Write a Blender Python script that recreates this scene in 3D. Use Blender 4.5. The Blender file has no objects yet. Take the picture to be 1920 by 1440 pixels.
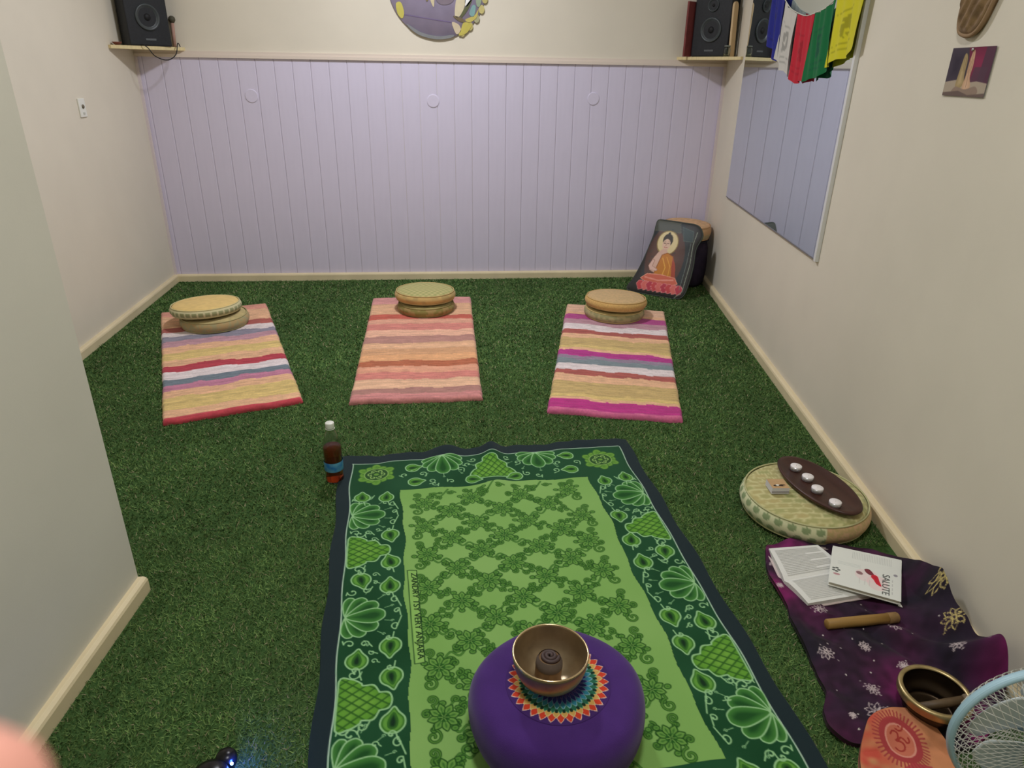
import bpy, math, random
import numpy as np
from mathutils import Vector, Matrix

rng = np.random.default_rng(7)
random.seed(7)
scene = bpy.context.scene
C = bpy.context.collection
PI = math.pi

# ------------------------------------------------------------------ camera
cam_d = bpy.data.cameras.new('camera')
cam = bpy.data.objects.new('camera', cam_d)
C.objects.link(cam)
CR = Vector((0.99555, -0.09295, 0.01536))
CU = Vector((0.02420, 0.40989, 0.91181))
CF = Vector((0.09105, 0.90739, -0.41032))
cam.matrix_world = Matrix(((CR.x, CU.x, -CF.x, 0), (CR.y, CU.y, -CF.y, 0), (CR.z, CU.z, -CF.z, 1.36), (0, 0, 0, 1)))
cam_d.sensor_width = 36.0
cam_d.lens = 1307.04 / 1920 * 36
cam_d.clip_start = 0.01
cam_d.dof.use_dof = True
cam_d.dof.focus_distance = 2.4
cam_d.dof.aperture_fstop = 9.0
scene.camera = cam

# ------------------------------------------------------------------ world, lights, exposure
w = bpy.data.worlds.new('world'); scene.world = w
w.use_nodes = True
w.node_tree.nodes['Background'].inputs[0].default_value = (0.9, 0.95, 1.0, 1)
w.node_tree.nodes['Background'].inputs[1].default_value = 0.02
scene.view_settings.view_transform = 'Standard'
scene.view_settings.look = 'None'
scene.view_settings.exposure = 0.0
scene.view_settings.gamma = 1.0
scene.view_settings.use_curve_mapping = False
LAMP_MAIN = 35.0
FILL_NEAR = 22.0
CEIL = 2.78


def area_light(name, loc, power, size, col):
    l = bpy.data.lights.new(name, 'AREA')
    l.shape = 'DISK'; l.size = size; l.energy = power; l.color = col
    o = bpy.data.objects.new(name, l); C.objects.link(o); o.location = loc
    return o


area_light('lamp_light_back', (-0.14, 3.56, CEIL - 0.125), LAMP_MAIN, 0.30, (1.0, 1.02, 1.11))
area_light('fill_light_front', (0.20, 0.75, CEIL - 0.125), FILL_NEAR, 0.30, (1.0, 1.0, 0.99))  # added fill light for the near end, source unseen


# ------------------------------------------------------------------ helpers
def lin(c):
    r = []
    for v in c:
        v = v / 255.0
        r.append(v / 12.92 if v <= 0.04045 else ((v + 0.055) / 1.055) ** 2.4)
    return r


def nlin(a):
    a = np.clip(a, 0, 1)
    return np.where(a <= 0.04045, a / 12.92, ((a + 0.055) / 1.055) ** 2.4)


def mat(name, col=(128, 128, 128), rough=0.7, metal=0.0, spec=0.4, var=0.0, vscale=20.0, bump=0.0, bscale=150.0,
        col2=None, trans=0.0, ior=1.45, attr=None, sheen=0.0, emit=None, estr=0.0, coat=0.0, stretch=None, bdist=0.002):
    m = bpy.data.materials.new(name); m.use_nodes = True
    nt = m.node_tree; b = nt.nodes['Principled BSDF']
    b.inputs['Roughness'].default_value = rough
    b.inputs['Metallic'].default_value = metal
    b.inputs['Specular IOR Level'].default_value = spec
    b.inputs['IOR'].default_value = ior
    b.inputs['Transmission Weight'].default_value = trans
    b.inputs['Sheen Weight'].default_value = sheen
    b.inputs['Coat Weight'].default_value = coat
    tc = nt.nodes.new('ShaderNodeTexCoord')
    vec = tc.outputs['Object']
    if stretch:
        mp = nt.nodes.new('ShaderNodeMapping'); mp.inputs['Scale'].default_value = stretch
        nt.links.new(vec, mp.inputs['Vector']); vec = mp.outputs['Vector']
    if attr:
        a = nt.nodes.new('ShaderNodeAttribute'); a.attribute_name = attr
        src = a.outputs['Color']
    else:
        rgb = nt.nodes.new('ShaderNodeRGB'); rgb.outputs[0].default_value = (*lin(col), 1); src = rgb.outputs[0]
    if col2 or var:
        n = nt.nodes.new('ShaderNodeTexNoise'); n.inputs['Scale'].default_value = vscale; n.inputs['Detail'].default_value = 5
        nt.links.new(vec, n.inputs['Vector'])
        mx = nt.nodes.new('ShaderNodeMix'); mx.data_type = 'RGBA'
        if col2:
            rp = nt.nodes.new('ShaderNodeMapRange'); rp.inputs['From Min'].default_value = 0.38; rp.inputs['From Max'].default_value = 0.62
            nt.links.new(n.outputs['Fac'], rp.inputs['Value'])
            nt.links.new(rp.outputs[0], mx.inputs['Factor'])
            nt.links.new(src, mx.inputs['A']); mx.inputs['B'].default_value = (*lin(col2), 1)
        else:
            mx.blend_type = 'MULTIPLY'; mx.inputs['Factor'].default_value = 1.0
            rp = nt.nodes.new('ShaderNodeMapRange'); rp.inputs['From Min'].default_value = 0.3; rp.inputs['From Max'].default_value = 0.7
            rp.inputs['To Min'].default_value = 1 - var; rp.inputs['To Max'].default_value = 1 + var
            nt.links.new(n.outputs['Fac'], rp.inputs['Value'])
            nt.links.new(src, mx.inputs['A']); nt.links.new(rp.outputs[0], mx.inputs['B'])
        src = mx.outputs['Result']
    nt.links.new(src, b.inputs['Base Color'])
    if bump:
        n2 = nt.nodes.new('ShaderNodeTexNoise'); n2.inputs['Scale'].default_value = bscale; n2.inputs['Detail'].default_value = 4
        nt.links.new(vec, n2.inputs['Vector'])
        bp = nt.nodes.new('ShaderNodeBump'); bp.inputs['Strength'].default_value = bump; bp.inputs['Distance'].default_value = bdist
        nt.links.new(n2.outputs['Fac'], bp.inputs['Height']); nt.links.new(bp.outputs['Normal'], b.inputs['Normal'])
    if emit:
        b.inputs['Emission Color'].default_value = (*lin(emit), 1); b.inputs['Emission Strength'].default_value = estr
    return m


def obj(name, vf, m=None, parent=None, smooth=False, loc=None, rot=None):
    me = bpy.data.meshes.new(name)
    v, f = vf
    me.from_pydata([tuple(map(float, p)) for p in v], [], f)
    if smooth:
        me.polygons.foreach_set('use_smooth', [True] * len(me.polygons))
    me.update()
    o = bpy.data.objects.new(name, me); C.objects.link(o)
    if m: me.materials.append(m)
    if parent: o.parent = parent
    if loc is not None: o.location = loc
    if rot is not None: o.rotation_euler = rot
    return o


def tag(o, label, cat, group=None):
    o['label'] = label; o['category'] = cat
    if group: o['group'] = group
    return o


def thing(name, label, cat, loc=(0, 0, 0), rotz=0.0, group=None):
    o = bpy.data.objects.new(name, None); C.objects.link(o)
    o.empty_display_size = 0.05
    o.location = loc; o.rotation_euler = (0, 0, rotz)
    return tag(o, label, cat, group)


def struct(name, vf, m, label, parent=None):
    o = obj(name, vf, m, parent); o['kind'] = 'structure'; o['label'] = label
    return o


def merge(*parts):
    V, Fc = [], []
    for v, f in parts:
        k = len(V); V += list(v); Fc += [tuple(i + k for i in q) for q in f]
    return V, Fc


def xform(vf, M):
    return [tuple(M @ Vector(p)) for p in vf[0]], vf[1]


def box(x0, x1, y0, y1, z0, z1):
    v = [(x0, y0, z0), (x1, y0, z0), (x1, y1, z0), (x0, y1, z0), (x0, y0, z1), (x1, y0, z1), (x1, y1, z1), (x0, y1, z1)]
    return v, [(0, 3, 2, 1), (4, 5, 6, 7), (0, 1, 5, 4), (1, 2, 6, 5), (2, 3, 7, 6), (3, 0, 4, 7)]


def rbox(x0, x1, y0, y1, z0, z1, r=0.005, seg=3):
    """box with rounded edges (superellipse-free: chamfer arcs) built as rounded prism in z with bevelled ends"""
    def ring(rr, ins, z):
        pts = []
        for cx, cy, a0 in ((x1 - r, y1 - r, 0), (x0 + r, y1 - r, PI / 2), (x0 + r, y0 + r, PI), (x1 - r, y0 + r, 1.5 * PI)):
            for k in range(seg + 1):
                a = a0 + PI / 2 * k / seg
                pts.append((cx + rr * math.cos(a), cy + rr * math.sin(a), z))
        return pts
    rings = []
    for k in range(seg + 1):
        a = PI / 2 * k / seg
        rings.append(ring(r * math.sin(a), 0, z0 + r - r * math.cos(a)))
    for k in range(seg + 1):
        a = PI / 2 * k / seg
        rings.append(ring(r * math.cos(a), 0, z1 - r + r * math.sin(a)))
    n = 4 * (seg + 1); V = [p for q in rings for p in q]; Fc = []
    for i in range(len(rings) - 1):
        for j in range(n):
            Fc.append((i * n + j, i * n + (j + 1) % n, (i + 1) * n + (j + 1) % n, (i + 1) * n + j))
    Fc.append(tuple(range(n - 1, -1, -1))); b = (len(rings) - 1) * n
    Fc.append(tuple(b + j for j in range(n)))
    return V, Fc


def prism(pts, z0, z1):
    n = len(pts)
    v = [(x, y, z0) for x, y in pts] + [(x, y, z1) for x, y in pts]
    a = sum(pts[i][0] * pts[(i + 1) % n][1] - pts[(i + 1) % n][0] * pts[i][1] for i in range(n))
    f = [tuple(range(n - 1, -1, -1)), tuple(range(n, 2 * n))] + [(i, (i + 1) % n, n + (i + 1) % n, n + i) for i in range(n)]
    if a < 0: f = [tuple(reversed(q)) for q in f]
    return v, f


def lathe(prof, n=48, sx=1.0, sy=1.0):
    V, Fc = [], []; idx = []
    for r, z in prof:
        if r < 1e-7:
            idx.append([len(V)]); V.append((0, 0, z))
        else:
            idx.append(list(range(len(V), len(V) + n)))
            V += [(r * sx * math.cos(2 * PI * k / n), r * sy * math.sin(2 * PI * k / n), z) for k in range(n)]
    for a, b in zip(idx[:-1], idx[1:]):
        for k in range(n):
            k2 = (k + 1) % n
            if len(a) == 1 and len(b) == 1: continue
            if len(a) == 1: Fc.append((a[0], b[k2], b[k]))
            elif len(b) == 1: Fc.append((a[k], a[k2], b[0]))
            else: Fc.append((a[k], a[k2], b[k2], b[k]))
    return V, Fc


def tube(pts, r, n=8, closed=False, caps=True):
    pts = [Vector(p) for p in pts]; V, Fc = [], []; m = len(pts)
    rr = r if hasattr(r, '__len__') else [r] * m
    up = Vector((0, 0, 1)); prev = None
    for i, p in enumerate(pts):
        if closed: t = pts[(i + 1) % m] - pts[i - 1]
        else: t = pts[min(i + 1, m - 1)] - pts[max(i - 1, 0)]
        t.normalize()
        if prev is None:
            a = t.cross(up)
            if a.length < 0.1: a = t.cross(Vector((1, 0, 0)))
        else:
            a = prev - t * prev.dot(t)
        a.normalize(); b = t.cross(a); prev = a
        for k in range(n):
            q = p + (a * math.cos(2 * PI * k / n) + b * math.sin(2 * PI * k / n)) * rr[i]
            V.append(tuple(q))
    for i in range(m if closed else m - 1):
        j = (i + 1) % m
        for k in range(n):
            Fc.append((i * n + k, i * n + (k + 1) % n, j * n + (k + 1) % n, j * n + k))
    if not closed and caps:
        Fc.append(tuple(range(n - 1, -1, -1))); Fc.append(tuple((m - 1) * n + k for k in range(n)))
    return V, Fc


def torus(R, r, z, n=64, k=8, sx=1.0, sy=1.0):
    return tube([(R * sx * math.cos(2 * PI * i / n), R * sy * math.sin(2 * PI * i / n), z) for i in range(n)], r, k, closed=True)


def print_mesh(name, co, faces, cols, m, parent=None, smooth=True):
    """mesh from numpy arrays with a per-vertex dye colour (linear) in attribute Print"""
    me = bpy.data.meshes.new(name)
    faces = np.asarray(faces, dtype=np.int32)
    me.vertices.add(len(co)); me.vertices.foreach_set('co', np.asarray(co, np.float32).ravel())
    k = faces.shape[1]
    me.loops.add(faces.size); me.loops.foreach_set('vertex_index', faces.ravel())
    me.polygons.add(len(faces))
    me.polygons.foreach_set('loop_start', np.arange(0, faces.size, k, dtype=np.int32))
    me.polygons.foreach_set('loop_total', np.full(len(faces), k, dtype=np.int32))
    me.update(calc_edges=True)
    if smooth: me.polygons.foreach_set('use_smooth', np.ones(len(faces), dtype=bool))
    ca = me.color_attributes.new('Print', 'FLOAT_COLOR', 'POINT')
    rgba = np.ones((len(co), 4), np.float32); rgba[:, :3] = cols
    ca.data.foreach_set('color', rgba.ravel())
    me.validate()
    o = bpy.data.objects.new(name, me); C.objects.link(o)
    me.materials.append(m)
    if parent: o.parent = parent
    return o


def grid_faces(nv, nu, closed_u=False):
    i = np.arange(nv - 1)[:, None]; j = np.arange(nu if closed_u else nu - 1)[None, :]
    j2 = (j + 1) % nu
    a = i * nu + j; b = i * nu + j2; c = (i + 1) * nu + j2; d = (i + 1) * nu + j
    return np.stack([a, d, c, b], -1).reshape(-1, 4)


def cloth_grid(name, X, Y, Z, cols, m, parent=None, drop=0.006):
    """grid cloth with a hem turned down to the ground around it"""
    nv, nu = X.shape
    co = np.stack([X, Y, Z], -1).reshape(-1, 3)
    f = grid_faces(nv, nu)
    idx = np.arange(nv * nu).reshape(nv, nu)
    b = np.concatenate([idx[0, :-1], idx[:-1, -1], idx[-1, :0:-1], idx[:0:-1, 0]])
    n = len(b); e = co[b].copy(); e[:, 2] = np.maximum(e[:, 2] - drop, 0.0005)
    k = len(co) + np.arange(n)
    sf = np.stack([b, np.roll(b, -1), np.roll(k, -1), k], -1)
    return print_mesh(name, np.concatenate([co, e]), np.concatenate([f, sf]), np.concatenate([cols.reshape(-1, 3), cols.reshape(-1, 3)[b]]), m, parent)


def cloth_fan(name, Cn, B, zfun, colfun, m, parent=None, nr=120, drop=0.012):
    """cloth spread over a star-shaped outline B (n,3) about centre Cn; zfun(x,y,r,bz), colfun(x,y)"""
    n = len(B); r = np.linspace(0.004, 1, nr)[:, None]
    X = Cn[0] + r * (B[None, :, 0] - Cn[0]); Y = Cn[1] + r * (B[None, :, 1] - Cn[1])
    Z = zfun(X, Y, np.broadcast_to(r, X.shape), np.broadcast_to(B[None, :, 2], X.shape))
    co = np.stack([X, Y, Z], -1).reshape(-1, 3)
    f = grid_faces(nr, n, True)[:, ::-1]
    e = co[-n:].copy(); e[:, 2] = np.maximum(e[:, 2] - drop, 0.001)
    k0 = (nr - 1) * n; a = k0 + np.arange(n); b = k0 + n + np.arange(n)
    sf = np.stack([a, b, np.roll(b, -1), np.roll(a, -1)], -1)
    cols = colfun(X.ravel(), Y.ravel())
    return print_mesh(name, np.concatenate([co, e]), np.concatenate([f, sf]), np.concatenate([cols, cols[-n:]]), m, parent)


def smooth_closed(pts, n):
    """Catmull-Rom through closed points (k,d) -> n samples"""
    P = np.array(pts, float); k = len(P); t = np.linspace(0, k, n, endpoint=False); i = t.astype(int); u = (t - i)[:, None]
    p0, p1, p2, p3 = P[(i - 1) % k], P[i % k], P[(i + 1) % k], P[(i + 2) % k]
    return 0.5 * ((2 * p1) + (p2 - p0) * u + (2 * p0 - 5 * p1 + 4 * p2 - p3) * u ** 2 + (3 * p1 - p0 - 3 * p2 + p3) * u ** 3)


def smooth_open(pts, n):
    P = np.array(pts, float); k = len(P); Q = np.concatenate([[2 * P[0] - P[1]], P, [2 * P[-1] - P[-2]]])
    t = np.linspace(0, k - 1 - 1e-9, n); i = t.astype(int); u = (t - i)[:, None]
    p0, p1, p2, p3 = Q[i], Q[i + 1], Q[i + 2], Q[i + 3]
    return 0.5 * ((2 * p1) + (p2 - p0) * u + (2 * p0 - 5 * p1 + 4 * p2 - p3) * u ** 2 + (3 * p1 - p0 - 3 * p2 + p3) * u ** 3)


def vnoise(x, y, s, seed=0):
    """smooth value noise in numpy"""
    g = np.random.default_rng(seed).random((64, 64))
    x = np.asarray(x) * s; y = np.asarray(y) * s
    xi = np.floor(x).astype(int); yi = np.floor(y).astype(int); fx = x - xi; fy = y - yi
    fx = fx * fx * (3 - 2 * fx); fy = fy * fy * (3 - 2 * fy)
    a = g[xi % 64, yi % 64]; b = g[(xi + 1) % 64, yi % 64]; c = g[xi % 64, (yi + 1) % 64]; d = g[(xi + 1) % 64, (yi + 1) % 64]
    return (a * (1 - fx) + b * fx) * (1 - fy) + (c * (1 - fx) + d * fx) * fy


class Canvas:
    """dye pattern computed on a metre grid: x to the right, y downwards"""
    def __init__(s, w, h, res, bg):
        s.w, s.h, s.res = w, h, res
        s.nx = int(round(w / res)) + 1; s.ny = int(round(h / res)) + 1
        s.a = np.ones((s.ny, s.nx, 3), np.float32) * (np.array(bg, np.float32) / 255)

    def win(s, P, pad):
        x0 = max(int((P[:, 0].min() - pad) / s.res), 0); x1 = min(int((P[:, 0].max() + pad) / s.res) + 2, s.nx)
        y0 = max(int((P[:, 1].min() - pad) / s.res), 0); y1 = min(int((P[:, 1].max() + pad) / s.res) + 2, s.ny)
        if x1 <= x0 or y1 <= y0: return None
        X, Y = np.meshgrid(np.arange(x0, x1) * s.res, np.arange(y0, y1) * s.res)
        return (slice(y0, y1), slice(x0, x1)), X, Y

    @staticmethod
    def dist(P, X, Y, closed):
        A = P; B = np.roll(P, -1, 0)
        if not closed: A, B = P[:-1], P[1:]
        d = np.full(X.shape, 1e9); ins = np.zeros(X.shape, bool)
        for (ax, ay), (bx, by) in zip(A, B):
            ex, ey = bx - ax, by - ay; L = ex * ex + ey * ey + 1e-14
            t = np.clip(((X - ax) * ex + (Y - ay) * ey) / L, 0, 1)
            d = np.minimum(d, (X - ax - t * ex) ** 2 + (Y - ay - t * ey) ** 2)
            if closed and abs(ey) > 1e-12:
                ins ^= ((ay > Y) != (by > Y)) & (X < (bx - ax) * (Y - ay) / (by - ay) + ax)
        return np.sqrt(d), ins

    def mix(s, sl, al, col):
        s.a[sl] += (np.asarray(col, np.float32) / 255 - s.a[sl]) * al[..., None].astype(np.float32)

    def stroke(s, P, wd, col, al=1.0, closed=False):
        P = np.asarray(P, float); r = s.win(P, wd + 2 * s.res)
        if r is None: return
        d, _ = s.dist(P, r[1], r[2], closed)
        s.mix(r[0], al * np.clip(0.5 + (wd / 2 - d) / s.res, 0, 1), col)

    def poly(s, P, col, edge=None, ew=0.003, core=None, cw=0.01, al=1.0):
        P = np.asarray(P, float); r = s.win(P, ew + 2 * s.res)
        if r is None: return
        d, ins = s.dist(P, r[1], r[2], True); sd = np.where(ins, d, -d)
        a = np.clip(0.5 + sd / s.res, 0, 1) * al
        s.mix(r[0], a, col)
        if core is not None: s.mix(r[0], a * np.clip((sd - ew) / cw, 0, 1) ** 1.2, core)
        if edge is not None: s.mix(r[0], al * np.clip(0.5 + (ew / 2 - np.abs(sd)) / s.res, 0, 1), edge)

    def sample(s, x, y):
        i = np.clip((np.asarray(y) / s.res + 0.5).astype(int), 0, s.ny - 1); j = np.clip((np.asarray(x) / s.res + 0.5).astype(int), 0, s.nx - 1)
        return s.a[i, j]


def spiral(c, r, turns, a0, sgn=1, tail=0.0, n=18, inner=0.25):
    t = np.linspace(0, 1, n); rr = r * (inner + (1 - inner) * t); a = a0 + sgn * 2 * PI * turns * (t - 1)
    return np.stack([c[0] + rr * np.cos(a), c[1] + rr * np.sin(a)], -1)


def text_mesh(s, size, extrude=0.0003):
    cu = bpy.data.curves.new('lettering', 'FONT'); cu.body = s; cu.size = size; cu.extrude = extrude; cu.align_x = 'CENTER'; cu.align_y = 'CENTER'
    o = bpy.data.objects.new('lettering_source', cu); C.objects.link(o)
    dg = bpy.context.evaluated_depsgraph_get(); me = bpy.data.meshes.new_from_object(o.evaluated_get(dg))
    v = [tuple(q.co) for q in me.vertices]; f = [tuple(p.vertices) for p in me.polygons]
    bpy.data.objects.remove(o); bpy.data.curves.remove(cu); bpy.data.meshes.remove(me)
    return v, f


# ------------------------------------------------------------------ room constants
YB, XL, XR = 4.872, -1.846, 1.866
TRW = -0.14349                                   # right wall runs slightly inwards towards the viewer
XN, YE, TNR = -0.878, 1.6475, -0.0898            # near piece of the left wall
YF = -1.3


def rx(y): return XR + TRW * (YB - y)


def nx_(y): return XN + TNR * (YE - y)


RN = Vector((1, TRW, 0)).normalized()            # right wall normal (pointing out of the room)
RT = Vector((TRW, -1, 0)).normalized() if False else Vector((-TRW, 1, 0)).normalized()   # along the wall, away from viewer
RANG = math.atan2(RT.y, RT.x) - PI / 2
BH, BT = 0.0505, 0.024

# ------------------------------------------------------------------ materials
M_wall = mat('cream_wall_paint', (224, 216, 198), 0.75, var=0.03, vscale=3, bump=0.06, bscale=260)
M_near = mat('pale_wall_paint', (218, 214, 200), 0.75, var=0.03, vscale=3, bump=0.06, bscale=260)
M_lav = mat('lavender_board_paint', (215, 208, 227), 0.6, var=0.02, vscale=4, bump=0.03, bscale=90, stretch=(8, 8, 1))
M_base = mat('cream_gloss_trim', (226, 210, 172), 0.45, var=0.07, vscale=6, bump=0.05, bscale=60)
M_bead = mat('white_trim_paint', (220, 208, 210), 0.5)
M_ceil = mat('ceiling_paint', (225, 222, 212), 0.85, bump=0.05, bscale=120)
M_turfbase = mat('turf_backing', (52, 80, 42), 0.95, col2=(72, 98, 54), vscale=90, spec=0.1)
M_print = mat('printed_cotton', rough=0.85, attr='Print', spec=0.15, sheen=0.1, bump=0.25, bscale=900)
M_paper = mat('printed_paper', rough=0.6, attr='Print', spec=0.25)
M_turf = mat('turf_blades', rough=0.75, attr='Print', spec=0.15)
M_rag = mat('woven_rag', rough=0.9, attr='Print', spec=0.1, sheen=0.15, bump=0.5, bscale=420, var=0.10, vscale=120)
M_shelf = mat('pale_pine', (226, 208, 158), 0.5, var=0.08, vscale=12, stretch=(1, 10, 1))
M_black = mat('black_plastic', (34, 36, 40), 0.45, var=0.2, vscale=120, bump=0.1, bscale=300)
M_cone = mat('speaker_cone', (58, 64, 66), 0.4, spec=0.6)
M_white = mat('white_plastic', (232, 232, 222), 0.4)
M_dark = mat('dark_rubber', (22, 22, 24), 0.6)

# ------------------------------------------------------------------ structure
struct('floor', prism([(XL - .1, YB + .1), (XL - .1, YE - .05), (nx_(YE) - .12, YE - .05), (nx_(YF) - .12, YF), (rx(YF) + .1, YF), (XR + .1, YB + .1)], -0.05, 0.0), M_turfbase, 'floor of the meditation room under green turf')
struct('ceiling', prism([(-2.1, YB + .15), (-2.1, YF - .1), (2.1, YF - .1), (2.1, YB + .15)], CEIL, CEIL + 0.08), M_ceil, 'plain pale ceiling')
wall_back = struct('wall_back', box(XL - .12, XR + .12, YB, YB + .12, 0, CEIL), M_wall, 'cream back wall with lavender boarding below')
struct('wall_left', box(XL - .12, XL, YE, YB, 0, CEIL), M_wall, 'cream left wall')
struct('wall_left_near', prism([(XL - .12, YE - .12), (XL - .12, YE), (XN, YE), (nx_(YF), YF), (nx_(YF) - .12, YF), (nx_(YE - .12) - .12, YE - .12)], 0, CEIL), M_near, 'pale near piece of the left wall ending in a corner')
struct('wall_right', prism([(rx(YB + .12), YB + .12), (rx(YF), YF), (rx(YF) + .12, YF), (XR + .16, YB + .12)], 0, CEIL), M_wall, 'cream right wall')
struct('wall_front', box(nx_(YF) - .12, rx(YF) + .12, YF - .1, YF, 0, CEIL), M_wall, 'cream wall behind the viewer')

# boards of the lavender panelling
sp = 0.1113; g0 = -0.583; k0 = math.ceil((XL - g0) / sp)
edges = [XL] + [g0 + sp * k for k in range(k0, 40) if XL + .02 < g0 + sp * k < XR - .02] + [XR]
ch = 0.005; th = 0.006


def board(wd):
    pts = [(0.0008, 0), (0.0008, -th + ch * .28), (ch, -th), (wd - ch, -th), (wd - 0.0008, -th + ch * .28), (wd - 0.0008, 0)]
    return prism(pts, 0.04, 1.402)


bm = {}
for a, b in zip(edges[:-1], edges[1:]):
    kx = round(b - a, 4)
    if kx not in bm:
        o = obj('board', board(b - a), M_lav, wall_back); bm[kx] = o
    else:
        o = bm[kx].copy(); C.objects.link(o); o.parent = wall_back
    o.location = (a, YB, 0)
for (x, z) in ((-1.186, 1.188), (-0.053, 1.172), (0.992, 1.198)):
    obj('round_cover', lathe([(0.04, 0), (0.04, 0.003), (0.036, 0.005), (0, 0.005)], 32), M_lav, wall_back, loc=(x, YB - th + 0.0005, z), rot=(PI / 2, 0, 0))
struct('trim_1', merge(box(XL, XR, YB - 0.020, YB, 1.402, 1.420), box(XL, XR, YB - 0.012, YB, 1.420, 1.438)), mat('dado_cap_paint', (224, 210, 196), 0.5), 'cream dado cap on top of the lavender boards')
struct('trim_2', box(XL, XL + 0.016, YB - 0.024, YB - 0.008, 0.05, 1.402), M_bead, 'white corner bead beside the left wall')
struct('trim_3', prism([(rx(YB - .02) - 0.02, YB - 0.026), (rx(YB - .02), YB - 0.026), (XR, YB - .008), (XR - .02, YB - .008)], 0.05, 1.402), M_bead, 'white corner bead beside the right wall')


def bboard(p0, p1, nrm):
    """baseboard with a rounded top edge between two floor points; nrm points into the room"""
    p0 = Vector(p0); p1 = Vector(p1); d = (p1 - p0); n = Vector(nrm).normalized()
    prof = [(0, 0), (BT, 0), (BT, BH - 0.012), (BT - 0.003, BH - 0.005), (BT - 0.009, BH - 0.001), (BT - .013, BH), (0, BH)]
    V = [(*(p0 + n * q[0]), q[1]) for q in prof] + [(*(p1 + n * q[0]), q[1]) for q in prof]; m = len(prof)
    F_ = [(i, (i + 1) % m, m + (i + 1) % m, m + i) for i in range(m)] + [tuple(range(m - 1, -1, -1)), tuple(range(m, 2 * m))]
    return V, F_


struct('baseboard_back', bboard((XL, YB - .008), (XR, YB - .008), (0, -1)), M_base, 'cream baseboard under the lavender boards')
struct('baseboard_left', bboard((XL, YE), (XL, YB), (1, 0)), M_base, 'cream baseboard along the left wall')
struct('baseboard_left_near', bboard((XN, YE), (nx_(YF), YF), (1, -TNR)), M_base, 'cream baseboard along the near left wall')
struct('baseboard_left_end', box(XL, XN, YE, YE + 0.002, 0, BH), M_base, 'cream baseboard on the end of the near left wall')
struct('baseboard_right', bboard((XR, YB), (rx(YF), YF), (-RN.x, -RN.y)), M_base, 'cream baseboard along the right wall')


# ------------------------------------------------------------------ ceiling lamps (above the picture); the near one is an added fill
def ceiling_lamp(x, y, label):
    t = thing('ceiling_lamp', label, 'lamp', (x, y, CEIL - 0.11), 0, 'round ceiling lamps')
    obj('lamp_base', lathe([(0.0, 0.11), (0.10, 0.11), (0.10, 0.10), (0.17, 0.085), (0.17, 0.07), (0.0, 0.07)][::-1], 40), M_white, t, True)
    obj('diffuser', lathe([(0, 0), (0.06, 0.003), (0.11, 0.015), (0.15, 0.04), (0.165, 0.07), (0, 0.07)], 40), mat('opal_glass', (240, 236, 225), 0.3, emit=(255, 250, 250), estr=6.0), t, True)


ceiling_lamp(-0.14, 3.56, 'round white ceiling lamp over the striped mats')
ceiling_lamp(0.20, 0.75, 'added unseen round fill lamp above the near end of the room')  # unseen fixture added to carry the fill light

# ------------------------------------------------------------------ striped rag mats
def srgb(*c): return np.array(c, float)


def rag_mat(label, q, stripes, seed):
    """q: far-left, far-right, near-right, near-left (x, y); stripes: (end fraction, colour)"""
    A, B, D, E_ = [np.array(p, float) for p in q]
    nu, nv = 90, 230
    u = np.linspace(0, 1, nu)[None, :]; v = np.linspace(0, 1, nv)[:, None]
    r = np.random.default_rng(seed)
    wob = (vnoise(u * 3.0 + seed, v * 6, 2.2, seed) - .5) * 0.022 + (vnoise(u * 9 + seed, v * 12, 2.0, seed + 1) - .5) * 0.010
    vv = v + wob * np.sin(np.pi * np.clip(v, 0, 1)) ** .3
    ends = np.array([s[0] for s in stripes]); cols = np.array([s[1] for s in stripes], float)
    k = np.clip(np.searchsorted(ends, np.clip(vv, 0, .9999)), 0, len(ends) - 1)
    col = cols[k] / 255
    # soft weft change inside each stripe
    rows = (r.random(nv) - .5)[:, None, None] * 0.09
    col = col * (1 + rows + ((vnoise(u * 5, v * 60, 4, seed + 3) - .5) * .16)[..., None])
    ue = 0.5 + (u - .5) * (1 + 0.012 * (r.random(nv)[:, None] - .5) + 0.014 * (vnoise(v * 5, 0 * v, 3, seed + 5) - .5))
    ve = v + 0.007 * (vnoise(u * 4, 0 * u, 2, seed + 6) - .5)
    X = (1 - ve) * ((1 - ue) * A[0] + ue * B[0]) + ve * ((1 - ue) * E_[0] + ue * D[0])
    Y = (1 - ve) * ((1 - ue) * A[1] + ue * B[1]) + ve * ((1 - ue) * E_[1] + ue * D[1])
    eu = np.minimum(u, 1 - u) * 0.58; ev = np.minimum(v, 1 - v) * 1.5
    edge = np.minimum(eu, ev); prof = np.sqrt(np.clip(1 - (1 - np.clip(edge / 0.016, 0, 1)) ** 2, 0, 1))
    Z = 0.010 + 0.014 * prof + 0.004 * (vnoise(u * 2, v * 4, 2, seed + 9) - .5) * prof + 0.0012 * np.sin(v * 2 * np.pi * 62) * prof
    Z = Z + 0 * X
    o = cloth_grid('striped_mat', X, Y, Z, nlin(col), M_rag, drop=0.012)
    tag(o, label, 'mat', 'striped rag mats')


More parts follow.
